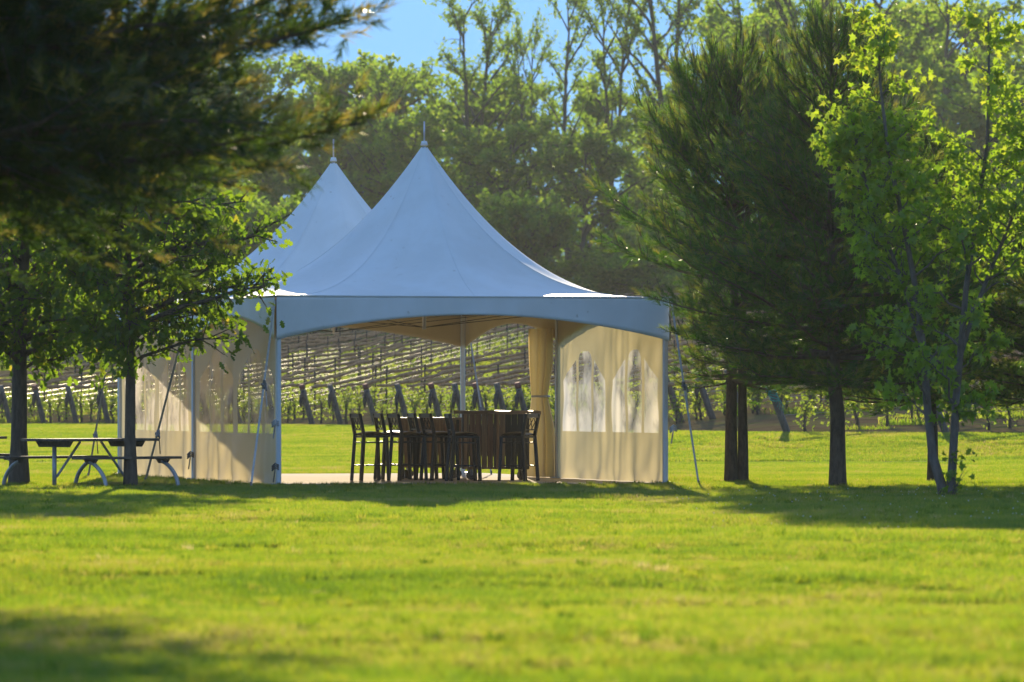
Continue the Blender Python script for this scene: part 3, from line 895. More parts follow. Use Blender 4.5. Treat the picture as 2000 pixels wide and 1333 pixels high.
put_tree('pine_tree', 'tall dark pine beyond the right edge, only branch tips showing', 'tree', 2480, 965, pb, 'pines right of the tent', 4.1, 1.25)

# big pine close to the camera, top left
pf = pine(411, 9.6, 4.4, 3.2, gap=0.24, vj=.38, per=12, step=0.14, sdiv=0.14, ntuft=16, nl=0.13, tl=0.2, wid=0.0075, candle=False, flat=0.55, droop=0.03, skirt=0.85, needle='needle_shaded', trunk_r=0.2)
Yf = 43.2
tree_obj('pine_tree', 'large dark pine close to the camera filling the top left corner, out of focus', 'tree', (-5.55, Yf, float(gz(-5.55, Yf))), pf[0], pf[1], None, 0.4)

# ---- young maple, right
g = np.random.default_rng(77)
Ym = F * ZC / (975 - YH)
mb = P(1850, 977, Ym); mb[2] = 0
def poly_px(pts, Y, base, depth=None):
    out = []
    for i, q in enumerate(pts):
        w = P(q[0], q[1], Y) - base
        w[1] = 0 if depth is None else depth[i]
        out.append(w)
    return np.array(out)
stA = poly_px([(1846, 985), (1838, 945), (1822, 890), (1812, 790), (1806, 690), (1790, 560), (1768, 440), (1738, 300), (1722, 160), (1716, 55)], Ym, mb, [0, 0, .05, .1, .15, .2, .25, .3, .3, .3])
stB = poly_px([(1852, 985), (1858, 945), (1862, 880), (1866, 780), (1874, 690), (1885, 560), (1905, 420), (1925, 280), (1928, 150), (1926, 40)], Ym, mb, [0, 0, 0, -.1, -.15, -.2, -.25, -.3, -.3, -.3])
stC = poly_px([(1873, 700), (1900, 610), (1935, 520), (1975, 420), (2010, 330), (2030, 260)], Ym, mb, [-.1, -.2, -.3, -.4, -.5, -.5])
stD = poly_px([(1806, 690), (1770, 560), (1725, 440), (1690, 330), (1672, 250)], Ym, mb, [.15, .3, .45, .6, .6])
def env_m(z, az):
    return float(np.interp(z, [0.9, 1.4, 2.0, 3.0, 4.2, 5.2, 6.0, 6.6], [0.35, .85, 1.3, 1.05, .72, .5, .36, .22]))
tb, ps, ax = grow(g, [(stA, .075, .012), (stB, .07, .012), (stC, .035, .01), (stD, .035, .01)], env_m, 26, 8, 11, .12, 0.23, t0=0.26, rise=0.55, r_base=0.03, droop=.42, fill=.25, tipdir=.25)
zc_ = np.clip((ps[:, 2] - 1) / 5.5, 0, 1)
rnd = np.clip(0.15 + .55 * zc_ + g.normal(0, .16, len(ps)), 0, 1)
print('maple leaves', len(ps))
maple = tree_obj('maple_tree', 'young two-stemmed maple with bright lime green leaves at right', 'tree', tuple(mb), tubes_mesh('maple_trunk', tb, M['bark_maple'], 6), crown_mesh('maple_crown', g, ps, ax, 0.112, leaf_maple(), M['maple'], rnd))
sh = MB()
for i in range(7):
    a = np.array([g.normal(0.03, .05), g.normal(-.06, .03), 0]); b = a + [g.normal(.12, .1), g.normal(-.05, .05), .2 + .6 * g.random() ** 2]
    sh.tube(bez(a, b, .03), np.linspace(.006, .002, 6), 4)
so = sh.build('sucker_shoot', M['bark_maple'], maple, True)
n = 60; q = np.column_stack([g.normal(.1, .12, n), g.normal(-.06, .05, n), .08 + .6 * g.random(n) ** 1.6])
aa = g.normal(0, .7, (n, 3)); aa[:, 2] -= .3
sl = link('sucker_leaves', crown_mesh('sucker_leaves', g, q, aa, .10, leaf_maple(), M['maple']), maple)

# ---- young oaks, left
def oak(seed, pts, Y, base, env, n_limb, r0, leafsize=.135, side=None):
    g = np.random.default_rng(seed)
    st = poly_px(pts, Y, base)
    stems = [(st, r0, .02)]
    tb, ps, ax = grow(g, stems, env, n_limb, 14, 13, .12, .34, t0=.37, rise=.28, r_base=.045, droop=.4, fill=.15, tipdir=.05)
    tb[0] = (st, np.interp(st[:, 2], [-.2, .05, .3, 2, st[-1, 2]], [r0 * 1.6, r0 * 1.35, r0 * 1.02, r0 * .85, .02]), 12)
    rnd = np.clip(.35 + g.normal(0, .2, len(ps)) + (g.random(len(ps)) < .04) * .5, 0, 1)
    print('oak leaves', len(ps))
    return tubes_mesh('oak_trunk', tb, M['bark_oak'], 6), crown_mesh('oak_crown', g, ps, ax, leafsize, leaf_oak(), M['oak'], rnd)
Yo1 = 84.6; b1 = P(37, 952, Yo1); b1[2] = 0
def env_o1(z, az): return float(np.interp(z, [1.6, 2.0, 2.8, 3.6, 4.6, 5.4], [.7, 1.5, 2.0, 1.9, 1.3, .4]))
o1 = oak(501, [(37, 975), (37, 950), (37, 860), (38, 760), (38, 680), (42, 600), (48, 500), (50, 400), (56, 280), (60, 200)], Yo1, b1, env_o1, 64, .125)
tree_obj('oak_tree', 'young oak with the thicker trunk flared at the base, leftmost in the photo', 'tree', tuple(b1), *o1, 'young oaks by the picnic tables')
Yo2 = 82.6; b2 = P(255, 953, Yo2); b2[2] = 0
def env_o2(z, az):
    e = float(np.interp(z, [1.6, 2.0, 2.6, 3.2, 3.8, 4.5, 5.0], [.3, .9, 1.6, 1.95, 1.9, 1.2, .4]))
    return e * (0.95 + 0.36 * math.cos(az))
o2 = oak(502, [(255, 975), (255, 950), (254, 850), (255, 740), (256, 660), (254, 580), (250, 500), (258, 420), (262, 330), (262, 300)], Yo2, b2, env_o2, 60, .082)
tree_obj('oak_tree', 'slender young oak in front of the left tent wall', 'tree', tuple(b2), *o2, 'young oaks by the picnic tables')

# ================================================================== THE TENT
EZ, PZ = 2.86, 5.29
tent = empty('marquee_tent', T(S / 2, S, PAD_Z))
tag(tent, 'white two-peaked frame tent with arched valance and windowed side walls', 'tent')
tent_inv = np.array([*T(S / 2, S, PAD_Z)])
def TL(u, v, z): return T(u, v, z) - tent_inv

def canopy(v0):
    nr, na = 44, 96
    V = []
    for i in range(nr + 1):
        t = 0.012 + (1 - 0.012) * i / nr
        w = t ** 0.55
        for k in range(na):
            a = 2 * math.pi * (k + 0.0) / na
            ca, sa = math.cos(a), math.sin(a)
            q = 1.0 / max(abs(ca), abs(sa))
            rad = (1 - w) * 1.18 + w * q
            u = ca * rad * t; v = sa * rad * t
            hip = abs(math.sin(2 * a)) ** 1.5
            h = (0.64 + .36 * hip) * (1 - t) ** 2.65 + 0.36 * (1 - hip) * (1 - t)
            near = max(0.0, (t - .55) / .45) * (1 - t) * 4 * hip
            z = EZ + (PZ - EZ) * h + .010 * near * math.sin(46 * a + 2 * t) + .004 * math.sin(math.pi * t) * math.sin(13 * a + 5 * t + v0)
            vv = v0 + S / 2 + v * (S / 2 + .036)
            vv = min(vv, S + .001) if v0 == 0 else max(vv, S - .001)
            V.append(TL(S / 2 + u * (S / 2 + .036), vv, z))
    i = (np.arange(nr)[:, None] * na); j = np.arange(na)[None]
    Fq = np.stack([i + j, i + na + j, i + na + (j + 1) % na, i + (j + 1) % na], -1).reshape(-1, 4)
    Va = np.array(V)
    f0 = Fq[len(Fq) // 2]; nrm = np.cross(Va[f0[1]] - Va[f0[0]], Va[f0[2]] - Va[f0[0]])
    if nrm[2] < 0: Fq = Fq[:, ::-1]
    me = mesh_np('canopy', Va, Fq, M['canopy'], True)
    inner = Va.copy(); cx_ = inner[:na].mean(0); inner[:, 2] -= .012
    il = mesh_np('shaded_inside', inner, Fq[:, ::-1], M['shaded_inside'], True)  # inner sheet added to carry the painted interior tone
    o = link('canopy', me, tent)
    link('shaded_inside', il, o)
    Va = np.array(V).reshape(nr + 1, na, 3)
    for k in range(0, na, na // 8):
        MB().tube(Va[:, k] + [0, 0, .002], .003, 5, cap=False).build('seam', M['canopy'], o, True)
    cap = MB()
    cc = TL(S / 2, v0 + S / 2, PZ)
    cap.tube([cc + [0, 0, -.03], cc + [0, 0, .035]], [.06, .04], 12)
    cap.build('peak_cap', M['valance'], o, True)
    fi = MB().tube([cc + [0, 0, .03], cc + [0, 0, .34]], [.014, .012], 8)
    fi.build('finial_rod', M['alu'], o, True)
    mast = MB().tube([TL(S / 2, v0 + S / 2, 2.40), TL(S / 2, v0 + S / 2, PZ - .05)], .032, 10)
    mo = mast.build('mast', M['alu'], o, True)
    cb = MB()
    for (u, v) in ((0.06, .06), (S - .06, .06), (S - .06, S - .06), (.06, S - .06)):
        a = TL(u, v0 + v, EZ - .06); b = TL(S / 2, v0 + S / 2, 2.43)
        cb.tube([a, b], .006, 5)
    cb.build('tension_cable', M['cable'], o, True)
canopy(0.0); canopy(S)

def valance(a, b, out):
    n = 40
    a = np.array(a); b = np.array(b)
    V = []; rows = 8
    for side in (0.0, 0.006):
        for i in range(n + 1):
            t = i / n
            drop = 0.665 - 0.385 * math.sin(math.pi * t) ** 0.85
            p = a + (b - a) * t
            for k in range(rows + 1):
                f = k / rows
                d = drop * f
                off = 0.024 + (0.007 * math.sin(t * 22 + f * 2) + .003 * math.sin(t * 61 + 3 * f)) * f - side
                V.append(TL(p[0] + out[0] * off, p[1] + out[1] * off, EZ - 0.002 - d))
    m = (n + 1) * (rows + 1)
    Fs = []
    for i in range(n):
        for k in range(rows):
            q = i * (rows + 1) + k
            Fs.append((q, q + rows + 1, q + rows + 2, q + 1)); Fs.append((m + q, m + q + 1, m + q + rows + 2, m + q + rows + 1))
        q = i * (rows + 1)
        Fs.append((q, m + q, m + q + rows + 1, q + rows + 1))
        q += rows
        Fs.append((q, q + rows + 1, m + q + rows + 1, m + q))
    vm = mesh_np('valance', V, np.array(Fs), M['valance'], True); vm.materials.append(M['shaded_inside'])  # inner faces take the painted interior tone
    vm.polygons.foreach_set('material_index', np.array([1 if min(f) >= m else 0 for f in Fs], np.int32))
    o = link('valance', vm, tent)
    hem = MB()
    hem.tube([TL(*(a + (b - a) * t + np.array(out) * .012), EZ - .012) for t in np.linspace(0, 1, 12)], .02, 8)
    hem.build('eave_rail', M['valance'], o, True)
valance((0, 0), (S, 0), (0, -1))
valance((0, 2 * S), (S, 2 * S), (0, 1))
for k in range(2):
    valance((S, k * S), (S, (k + 1) * S), (1, 0))
    valance((0, k * S), (0, (k + 1) * S), (-1, 0))

for (u, v) in ((0, 0), (S, 0), (0, S), (S, S), (0, 2 * S), (S, 2 * S)):
    uu = u + (0.045 if u == 0 else -0.045); vv = v + (.045 if v == 0 else (-.045 if v > S else 0))
    pm = MB()
    pm.box(TL(uu, vv, (PAD_Z + EZ - .05) / 2 + .0), (.075, .075, EZ - .05 - PAD_Z), np.array([[rv[0], bv[0], 0], [rv[1], bv[1], 0], [0, 0, 1]]), .012)
    po = pm.build('post', M['alu'], tent)
    fm = MB().box(TL(uu, vv, PAD_Z + .014), (.2, .2, .022), np.array([[rv[0], bv[0], 0], [rv[1], bv[1], 0], [0, 0, 1]]), .004)
    fm.build('foot_plate', M['alu'], po)
# horizontal eave frame
for (a, b) in (((0, 0), (S, 0)), ((0, S), (S, S)), ((0, 2 * S), (S, 2 * S)), ((0, 0), (0, S)), ((0, S), (0, 2 * S)), ((S, 0), (S, S)), ((S, S), (S, 2 * S))):
    a = np.array(a, float); b = np.array(b, float); d = (b - a) / S
    off = np.array([.05 if (a[0] == 0 and b[0] == 0) else (-.05 if (a[0] == S and b[0] == S) else 0), .05 if (a[1] == 0 and b[1] == 0) else (-.05 if (a[1] > S and b[1] > S) else 0)])
    MB().tube([TL(*(a + off + d * .09), EZ - .09), TL(*(b + off - d * .09), EZ - .09)], .028, 8).build('eave_frame', M['frame'], tent, True)

def window_lights(c, H0=0.80):
    """cathedral window centred at c: slanted light, arched light, slanted light -> (x0,x1,top profile)"""
    out = []
    w = 0.34; gap = .13
    def arch(x0, x1, zs, zt):
        m = (x0 + x1) / 2; h = (x1 - x0) / 2
        return lambda x: zs + (zt - zs) * max(0, 1 - abs((x - m) / h) ** 3.2) ** (1 / 2.2)
    cw = .40
    out.append((c - cw - gap - 2 * w, c - cw - gap, lambda x, a=c - cw - gap - 2 * w: 1.62 + .32 * (x - a) / (2 * w)))
    out.append((c - cw, c + cw, arch(c - cw, c + cw, 1.86, 2.08)))
    out.append((c + cw + gap, c + cw + gap + 2 * w, lambda x, a=c + cw + gap + 2 * w: 1.62 + .32 * (a - x) / (2 * w)))
    return out

def sidewall(u, v0, seed, out, open_at=None):
    """hanging wall between two posts at tent coordinate u, from v0 to v0+S"""
    g = np.random.default_rng(seed)
    ph = g.random(6) * 6.28
    lights = window_lights(S * .27) + window_lights(S * .73)
    def disp(s, z):
        f = (EZ - z) / EZ
        e1 = .5 + .5 * math.sin(1.1 * s + ph[0]); e2 = .5 + .5 * math.sin(1.9 * s + ph[1] + .6 * z)
        d = (0.013 * math.sin(3.1 * s + 1.6 * math.sin(1.3 * s + ph[2]) + .5 * z) + .011 * e1 * math.sin(8.3 * s + 2.2 * math.sin(.9 * s + ph[3]) + .7 * z) + .006 * e2 * math.sin(17 * s + 3 * math.sin(1.7 * s + ph[5]) + 1.6 * z)) * (0.3 + .9 * f)
        d += .006 * e2 * math.sin(5 * z - 6.5 * s + ph[2]) + .004 * e1 * math.sin(9 * z + 8 * s + ph[1])
        d += .006 * math.sin(7 * z + 3 * s + ph[4]) + 0.07 * max(0, .18 - z) * math.sin(6 * s + ph[5]) * 4
        return d * min(1, s / .3, (S - s) / .3)
    x = set(np.linspace(0.02, S - .02, 64))
    for a, b, _ in lights:
        x |= set(np.linspace(a, b, 14))
    x = sorted(x)
    xx = [x[0]]
    for q in x[1:]:
        if q - xx[-1] > 1e-4: xx.append(q)
    uo = u + out * -.055
    def pt(s, z): return TL(uo + out * disp(s, z), v0 + s, z)
    sill = .80
    V = []; Fs = []
    def col(sa, sb, za0, za1, zb0, zb1, n, V, Fs):
        k = len(V)
        for i in range(n + 1):
            f = i / n
            V.append(pt(sa, za0 + (za1 - za0) * f)); V.append(pt(sb, zb0 + (zb1 - zb0) * f))
        for i in range(n):
            Fs.append((k + 2 * i, k + 2 * i + 1, k + 2 * i + 3, k + 2 * i + 2))
    top = EZ - .06; bot = PAD_Z + .01
    panes = {i: ([], []) for i in range(len(lights))}
    for sa, sb in zip(xx[:-1], xx[1:]):
        m = (sa + sb) / 2; hit = None
        for i, (a, b, f) in enumerate(lights):
            if a < m < b: hit = i
        if hit is None:
            col(sa, sb, bot, sill, bot, sill, 8, V, Fs); col(sa, sb, sill, top, sill, top, 18, V, Fs)
        else:
            f = lights[hit][2]; ta, tb_ = f(sa), f(sb)
            col(sa, sb, bot, sill, bot, sill, 8, V, Fs); col(sa, sb, ta, top, tb_, top, 12, V, Fs)
            col(sa, sb, sill - .002, ta + .002, sill - .002, tb_ + .002, 12, *panes[hit])
    def weld(o):
        me = o.data
        import bmesh
        bm = bmesh.new(); bm.from_mesh(me); bmesh.ops.remove_doubles(bm, verts=bm.verts, dist=.0005); bm.to_mesh(me); bm.free()
        for p_ in me.polygons: p_.use_smooth = True
    w = link('side_wall', mesh_np('side_wall', V, np.array(Fs), M['wall'], True), tent); weld(w)
    for i in panes:
        o = link('window_pane', mesh_np('window_pane', panes[i][0], np.array(panes[i][1]), M['clear'], True), w); weld(o)
    return w
sidewall(0, 0, 1, -1); sidewall(0, S, 2, -1); sidewall(S, 0, 3, 1)

def drape(cu, cv, seed, w0, tie, name='gathered_curtain', zt=2.45):
    g = np.random.default_rng(seed)
    nz, na = 36, 72
    V = []
    for i in range(nz + 1):
        z = PAD_Z + .015 + (zt - PAD_Z) * i / nz
        wz = np.interp(z, [0, .5, .9, tie, tie + .35, 1.9, zt], [1.15, 1.1, .95, .62, .8, .9, .95])
        for k in range(na):
            a = 6.283 * k / na
            fold = 1 + .17 * math.sin(9 * a + .8 * z + seed) + .08 * math.sin(17 * a + 1.7 * z)
            lean = -0.10 * max(0, 1 - abs(z - tie - .05) / .5)
            V.append(TL(cu + math.sin(a) * .13 * wz * fold, cv + lean * -1.0 + math.cos(a) * w0 * wz * fold, z))
    i = np.arange(nz)[:, None] * na; j = np.arange(na)[None]
    Fq = np.stack([i + j, i + (j + 1) % na, i + na + (j + 1) % na, i + na + j], -1).reshape(-1, 4)
    return link(name, mesh_np(name, V, Fq, M['wall'], True), tent)
dr = drape(S - .12, S + .72, 5, .52, 1.35)
tb_ = MB().tube([TL(S - .12 + math.sin(a) * .11, S + .75 + math.cos(a) * .34, 1.36) for a in np.linspace(0, 6.283, 20)], .02, 6, cap=False)
tb_.build('tie_band', M['strap'], dr, True)

# corner ratchets, guy straps
def guy(top, stake_px, Yd, mat, f_rat=.45, wd=.03):
    a = np.array(top); s = P(stake_px[0], stake_px[1], Yd); s[2] = float(gz(s[0], s[1]))
    b = s - tent_inv
    st = MB()
    st.bar(a, b + [0, 0, .02], wd, .006)
    o = st.build('guy_strap', mat, tent)
    q = a + (b - a) * f_rat; d = (b - a) / np.linalg.norm(b - a)
    rt = MB(); rt.bar(q - d * .07, q + d * .07, .05, .03); rt.bar(q - d * .02 + [.02, 0, 0], q + d * .10 + [.05, 0, 0], .02, .03)
    rt.tube([q + [-.04, 0, 0], q + [.04, 0, 0]], .02, 8)
    rt.build('ratchet', M['ratchet'], o)
    tl = MB(); tl.bar(q + d * .05 + [.03, 0, 0], q + d * .05 + [.05, -.01, -.28], .028, .005)
    tl.build('strap_tail', mat, o)
    sk = MB(); sk.tube([b + [0, 0, -.1], b + [0, 0, .10]], .014, 6); sk.build('stake', M['ratchet'], o, True)
guy(TL(S + .03, -.03, EZ - .06), (1365, 951), 84.6, M['strap'], .46)
guy(TL(-.03, -.03, EZ - .08), (490, 955), 82.6, M['strap'], .45)
guy(TL(-.03, S, EZ - .08), (283, 946), 87.1, M['strap_dark'], .72, .035)
guy(TL(-.03, 2 * S, EZ - .08), (172, 936), 92.7, M['strap_dark'], .74)
guy(TL(S + .03, 2 * S, EZ - .08), (960, 931), 95.5, M['strap'], .6)
for (u, v, z) in ((.0, -.0, .95), (0, -.0, .30), (S, 0, .86), (0, S, .42)):
    kn = MB(); c = TL(u + (-.02 if u == 0 else .06), v - .03, z)
    for k in range(3): kn.tube([c + [-.05, 0, .03 * k - .05], c + [0, -.03, .03 * k], c + [.05, 0, .03 * k - .03]], .014, 6)
    kn.bar(c, c + [-.03, -.02, -.22], .03, .006)
    kn.build('tied_cord', M['ratchet'] if z < .6 else M['strap'], tent, True)

# ================================================================== BAR CARTS AND STOOLS
def bar_cart(name, label, x0, x1, Y, ztop, depth, rz, dark_from, slab):
    X0 = (x0 - 1000) * Y / F; X1 = (x1 - 1000) * Y / F
    W = (X1 - X0) / math.cos(rz)
    o = empty(name, ((X0 + X1) / 2, Y + depth / 2, PAD_Z), rz); tag(o, label, 'bar cart')
    g = np.random.default_rng(int(x0))
    zb, zt = .17, ztop - .05 - PAD_Z
    n = int(round(W / .095)); w = W / n
    plank = {}
    for f in range(n):
        xx_ = -W / 2 + w * (f + .5)
        pm = MB().box((xx_, -depth / 2 + g.normal(0, .003), (zb + zt) / 2 + g.normal(0, .004)), (w - .006, .022, zt - zb + g.normal(0, .004)), None, .003)
        pm.build('plank', M['plank_dark'] if xx_ > dark_from else M[('plank', 'plank', 'plank_red')[int(g.integers(0, 3))]], o)  # planks on the right of the front use a darker tone
    m2 = int(round(depth / .1)); w2 = (depth - .03) / m2
    for sx in (-1, 1):
        for f in range(m2):
            MB().box((sx * (W / 2 - .011), -depth / 2 + .016 + w2 * (f + .5), (zb + zt) / 2), (.022, w2 - .006, zt - zb), None, .003).build('plank', M['plank_dark'], o)
    MB().box((0, 0, zb + .02), (W - .06, depth - .06, .04)).build('base_board', M['plank_dark'], o)
    MB().box((0, depth / 2 - .05, zb + .45), (W - .06, .02, .5)).build('back_board', M['plank_dark'], o)
    for xx_ in ((-W / 2 + .03, W * .02, W / 2 - .05)):
        MB().box((xx_, -depth / 2 - .03, (zb + zt) / 2), (.045, .036, zt - zb + .01), None, .006).build('corner_post', M['pale_wood'] if xx_ < W / 2 - .1 else M['plank_dark'], o)
    if slab:
        nn = 26; V = []
        for k, zz in enumerate((zt, zt + .05)):
            for i in range(nn + 1):
                t = i / nn; V.append((-W / 2 - .16 + (W + .34) * t, -depth / 2 - .09 + .025 * math.sin(9 * t + k) + .02 * math.sin(23 * t), zz + .006 * math.sin(17 * t + k)))
            for i in range(nn + 1):
                t = 1 - i / nn; V.append((-W / 2 - .14 + (W + .30) * t, depth / 2 + .08 + .03 * math.sin(7 * t + k), zz + .005 * math.sin(13 * t + k)))
        q = 2 * (nn + 1)
        Fs = [tuple(range(q))[::-1], tuple(range(q, 2 * q))] + [(i, (i + 1) % q, q + (i + 1) % q, q + i) for i in range(q)]
        sb = MB().add(V, Fs); sb.build('counter_slab', M['slab'], o)
    else:
        for k in range(4):
            MB().box((0, -depth / 2 + .06 + (depth - .02) / 4 * (k + .1), zt + .02), (W + .06, (depth) / 4 - .006, .036), None, .005).build('counter_board', M['slab'], o)
    for sx in (-1, 1):
        for sy in (-1, 1):
            cx, cy_ = sx * (W / 2 - .12), sy * (depth / 2 - .09)
            a = g.random() * 2
            ct = MB(); d = np.array([math.cos(a), math.sin(a), 0]); e = np.array([-d[1], d[0], 0])
            ct.bar(np.array([cx, cy_, .165]) + e * .03, np.array([cx, cy_, .07]) + e * .03 + d * .02, .012, .05); ct.bar(np.array([cx, cy_, .165]) - e * .03, np.array([cx, cy_, .07]) - e * .03 + d * .02, .012, .05)
            fo = ct.build('caster', M['ratchet'], o)
            wh_ = MB().tube([np.array([cx, cy_, .068]) - e * .022 + d * .02, np.array([cx, cy_, .068]) + e * .022 + d * .02], .068, 16)
            wh_.build('wheel', M['rubber'], fo, False)
    return o
bar_cart('bar_cart', 'lower plank-sided bar cart on casters half hidden behind the stools', 780, 903, 91.2, 1.03, .6, R(-4), 9, False)
bar_cart('bar_cart', 'taller bar cart on casters with thick live-edge wooden counter', 903, 1032, 89.3, 1.13, .6, R(3), .12, True)

def make_stool():
    o = empty('bar_stool', (0, 0, 0))
    w, d, sh_ = .20, .19, .72
    for sx in (-1, 1):
        lg = MB(); lg.bar((sx * (w + .02), d + .03, 0), (sx * w, d, sh_ - .02), .050, .050); lg.build('leg', M['black_metal'], o)
        lg = MB(); lg.bar((sx * (w + .015), -d - .05, 0), (sx * w, -d, sh_), .052, .054); lg.build('leg', M['black_metal'], o)
        bp = MB(); bp.bar((sx * w, -d, sh_), (sx * w, -d - .07, 1.05), .044, .050); bp.build('back_post', M['black_metal'], o)
    nq = 14; V = []
    for zf in (0, 1):
        for i in range(nq + 1):
            for j in range(nq + 1):
                a = 2 * i / nq - 1; b = 2 * j / nq - 1
                k_ = (1 - abs(a) ** 6) * (1 - abs(b) ** 6); k2 = (1 - a * a * .9) * (1 - b * b * .9)
                V.append((a * .22, b * .21, sh_ - .012 + (.035 * k_ ** .5 + .032 * k2 if zf else 0)))
    q_ = nq + 1; Fs = []
    for i in range(nq):
        for j in range(nq):
            b_ = i * q_ + j; t_ = q_ * q_ + b_
            Fs.append((b_, b_ + 1, b_ + q_ + 1, b_ + q_)); Fs.append((t_, t_ + q_, t_ + q_ + 1, t_ + 1))
    MB().add(V, Fs).build('seat', M['seat'], o, True)
    ap = MB()
    for sx in (-1, 1): ap.bar((sx * w, -d, sh_ - .03), (sx * w, d, sh_ - .03), .02, .03)
    for sy in (-1, 1): ap.bar((-w, sy * d, sh_ - .03), (w, sy * d, sh_ - .03), .02, .03)
    ap.build('seat_frame', M['black_metal'], o)
    for zz, e in ((.60, .008), (.24, .02)):
        ft = MB()
        for sx in (-1, 1): ft.bar((sx * (w + e), -d - e, zz), (sx * (w + e), d + e, zz), .016, .02)
        for sy in (-1, 1): ft.bar((-w - e, sy * (d + e), zz), (w + e, sy * (d + e), zz), .016, .02)
        ft.build('foot_rail', M['black_metal'], o)
    tr_ = MB(); tr_.box((0, -d - .066, 1.02), (.44, .024, .07), None, .006); tr_.build('top_rail', M['black_metal'], o)
    def bk(x, z): return np.array([x, -d - .07 * (z - sh_) / (1.05 - sh_), z])
    lr = MB(); lr.bar(bk(-w, .80), bk(w, .80), .014, .02); lr.build('lower_rail', M['black_metal'], o)
    for sgn in (-1, 1):
        for k in range(3):
            x0 = -.19 + .126 * k
            a, b = (bk(x0, .81), bk(x0 + .13, .98)) if sgn > 0 else (bk(x0 + .13, .81), bk(x0, .98))
            a = a + [0, .006 * sgn, 0]; b = b + [0, .006 * sgn, 0]
            MB().bar(a, b, .012, .010).build('lattice_bar', M['black_metal'], o)
    return o
stool0 = make_stool()
stools = [(724, 88.6, -68, 'leftmost black bar stool, its back toward the left tent opening'),
          (768, 90.0, -72, 'second black bar stool from the left, a little further back'),
          (797, 88.7, -66, 'third black bar stool from the left, its bright seat in the sun'),
          (834, 90.0, -74, 'fourth black bar stool from the left, close against the low bar cart'),
          (860, 88.8, -66, 'fifth black bar stool from the left, in front of the low bar cart'),
          (906, 88.0, -80, 'sixth black bar stool from the left, nearest to the camera before the bar'),
          (1012, 88.2, 62, 'rightmost black bar stool, facing left beside the gathered curtain')]
for i, (x, Y, a, lab) in enumerate(stools):
    o = stool0 if i == 0 else copy_tree(stool0)
    o.location = ((x - 1000) * Y / F, Y, PAD_Z); o.rotation_euler = (0, 0, R(a))
    tag(o, lab, 'bar stool', 'bar stools around the carts')

# ================================================================== PICNIC TABLES
def make_picnic():
    o = empty('picnic_table')
    L, W = 1.92, .92
    for k in range(5):
        MB().box((0, -W / 2 + W / 5 * (k + .5), .715), (L, W / 5 - .008, .04), None, .006).build('table_board', M['table'], o)
    for sx in (-1, 1):
        V = [(sx * .70 + dx, y, z) for dx in (-.022, .022) for (y, z) in ((-.40, .694), (.40, .694), (.33, .61), (-.33, .61))]
        MB().add(V, [(0, 1, 2, 3), (7, 6, 5, 4), (0, 4, 5, 1), (1, 5, 6, 2), (2, 6, 7, 3), (3, 7, 4, 0)]).build('batten', M['table'], o)
        MB().tube([(sx * .70, 0, -.02), (sx * .70, 0, .61)], .033, 10).build('leg', M['pipe'], o, True)
        MB().bar((sx * .66, 0, .17), (sx * .20, 0, .69), .03, .03).build('brace', M['pipe'], o)
        MB().tube([(sx * .70, -1.14, .012), (sx * .70, 1.14, .012)], .024, 8).build('ground_pipe', M['pipe'], o, True)
        for sy in (-1, 1):
            t = np.linspace(0, 1, 9)
            pts = [(sx * .70, sy * (.80 + .36 * math.sin(q * 1.571)), .40 - .40 * q ** 1.35) for q in t]
            MB().tube(pts, .030, 10).build('bench_leg', M['pipe'], o, True)
            V = [(sx * .70 + dx, sy * y, z) for dx in (-.022, .022) for (y, z) in ((.68, .432), (.96, .432), (.90, .37), (.74, .37))]
            MB().add(V, [(0, 1, 2, 3), (7, 6, 5, 4), (0, 4, 5, 1), (1, 5, 6, 2), (2, 6, 7, 3), (3, 7, 4, 0)]).build('bench_bracket', M['table'], o)
    for sy in (-1, 1):
        for k in range(2):
            MB().box((0, sy * (.82 + (k - .5) * .135), .4525), (L, .128, .038), None, .006).build('bench_board', M['table'], o)
    return o
pt1 = make_picnic()
Yp = 83.2; c = P(177, 0, Yp)
pt1.location = (c[0], Yp, 0.0); pt1.rotation_euler = (0, 0, R(45))
tag(pt1, 'weathered picnic table with curved pipe bench legs in front of the slender oak', 'picnic table', 'picnic tables under the oaks')
pt2 = copy_tree(pt1)
Yp2 = 87.5; c = P(-117, 0, Yp2)
pt2.location = (c[0], Yp2, 0.0); pt2.rotation_euler = (0, 0, R(43))
tag(pt2, 'picnic table cut off by the left edge of the photo behind the thick oak', 'picnic table', 'picnic tables under the oaks')

# ================================================================== VINEYARD
g = np.random.default_rng(91)
def vine_variant(seed):
    g = np.random.default_rng(seed)
    tb = []; pos = []
    a = np.array([0, 0, -.05]); h = .55 + .15 * g.random()
    tr = np.array([[0, 0, -.05], [g.normal(0, .04), 0, .2], [g.normal(0, .07), g.normal(0, .03), h * .7], [g.normal(0, .09), 0, h]])
    tb.append((tr, np.array([.05, .038, .034, .026]), 6))
    for k in range(6):
        s = at_poly(tr, .55 + .44 * g.random()); e = s + [g.normal(0, .32), g.normal(0, .10), .15 + .4 * g.random()]
        tb.append((bez(s, e, .04), np.linspace(.014, .005, 6), 4))
        for q in range(13): pos.append(at_poly(np.array([s, e]), g.random()) + g.normal(0, .085, 3))
    for q in range(26): pos.append(np.array([g.normal(0, .22), g.normal(0, .1), .12 + .5 * g.random()]))
    pos = np.array(pos); pos[:, 2] = np.clip(pos[:, 2], .04, 1.1)
    ax = g.normal(0, .6, pos.shape); ax[:, 2] -= .2
    return tubes_mesh('vine_trunk', tb, M['bark_oak'], 5), crown_mesh('vine_leaves', g, pos, ax, .115, leaf_simple(), M['vine'])
vines = [vine_variant(600 + i) for i in range(6)]

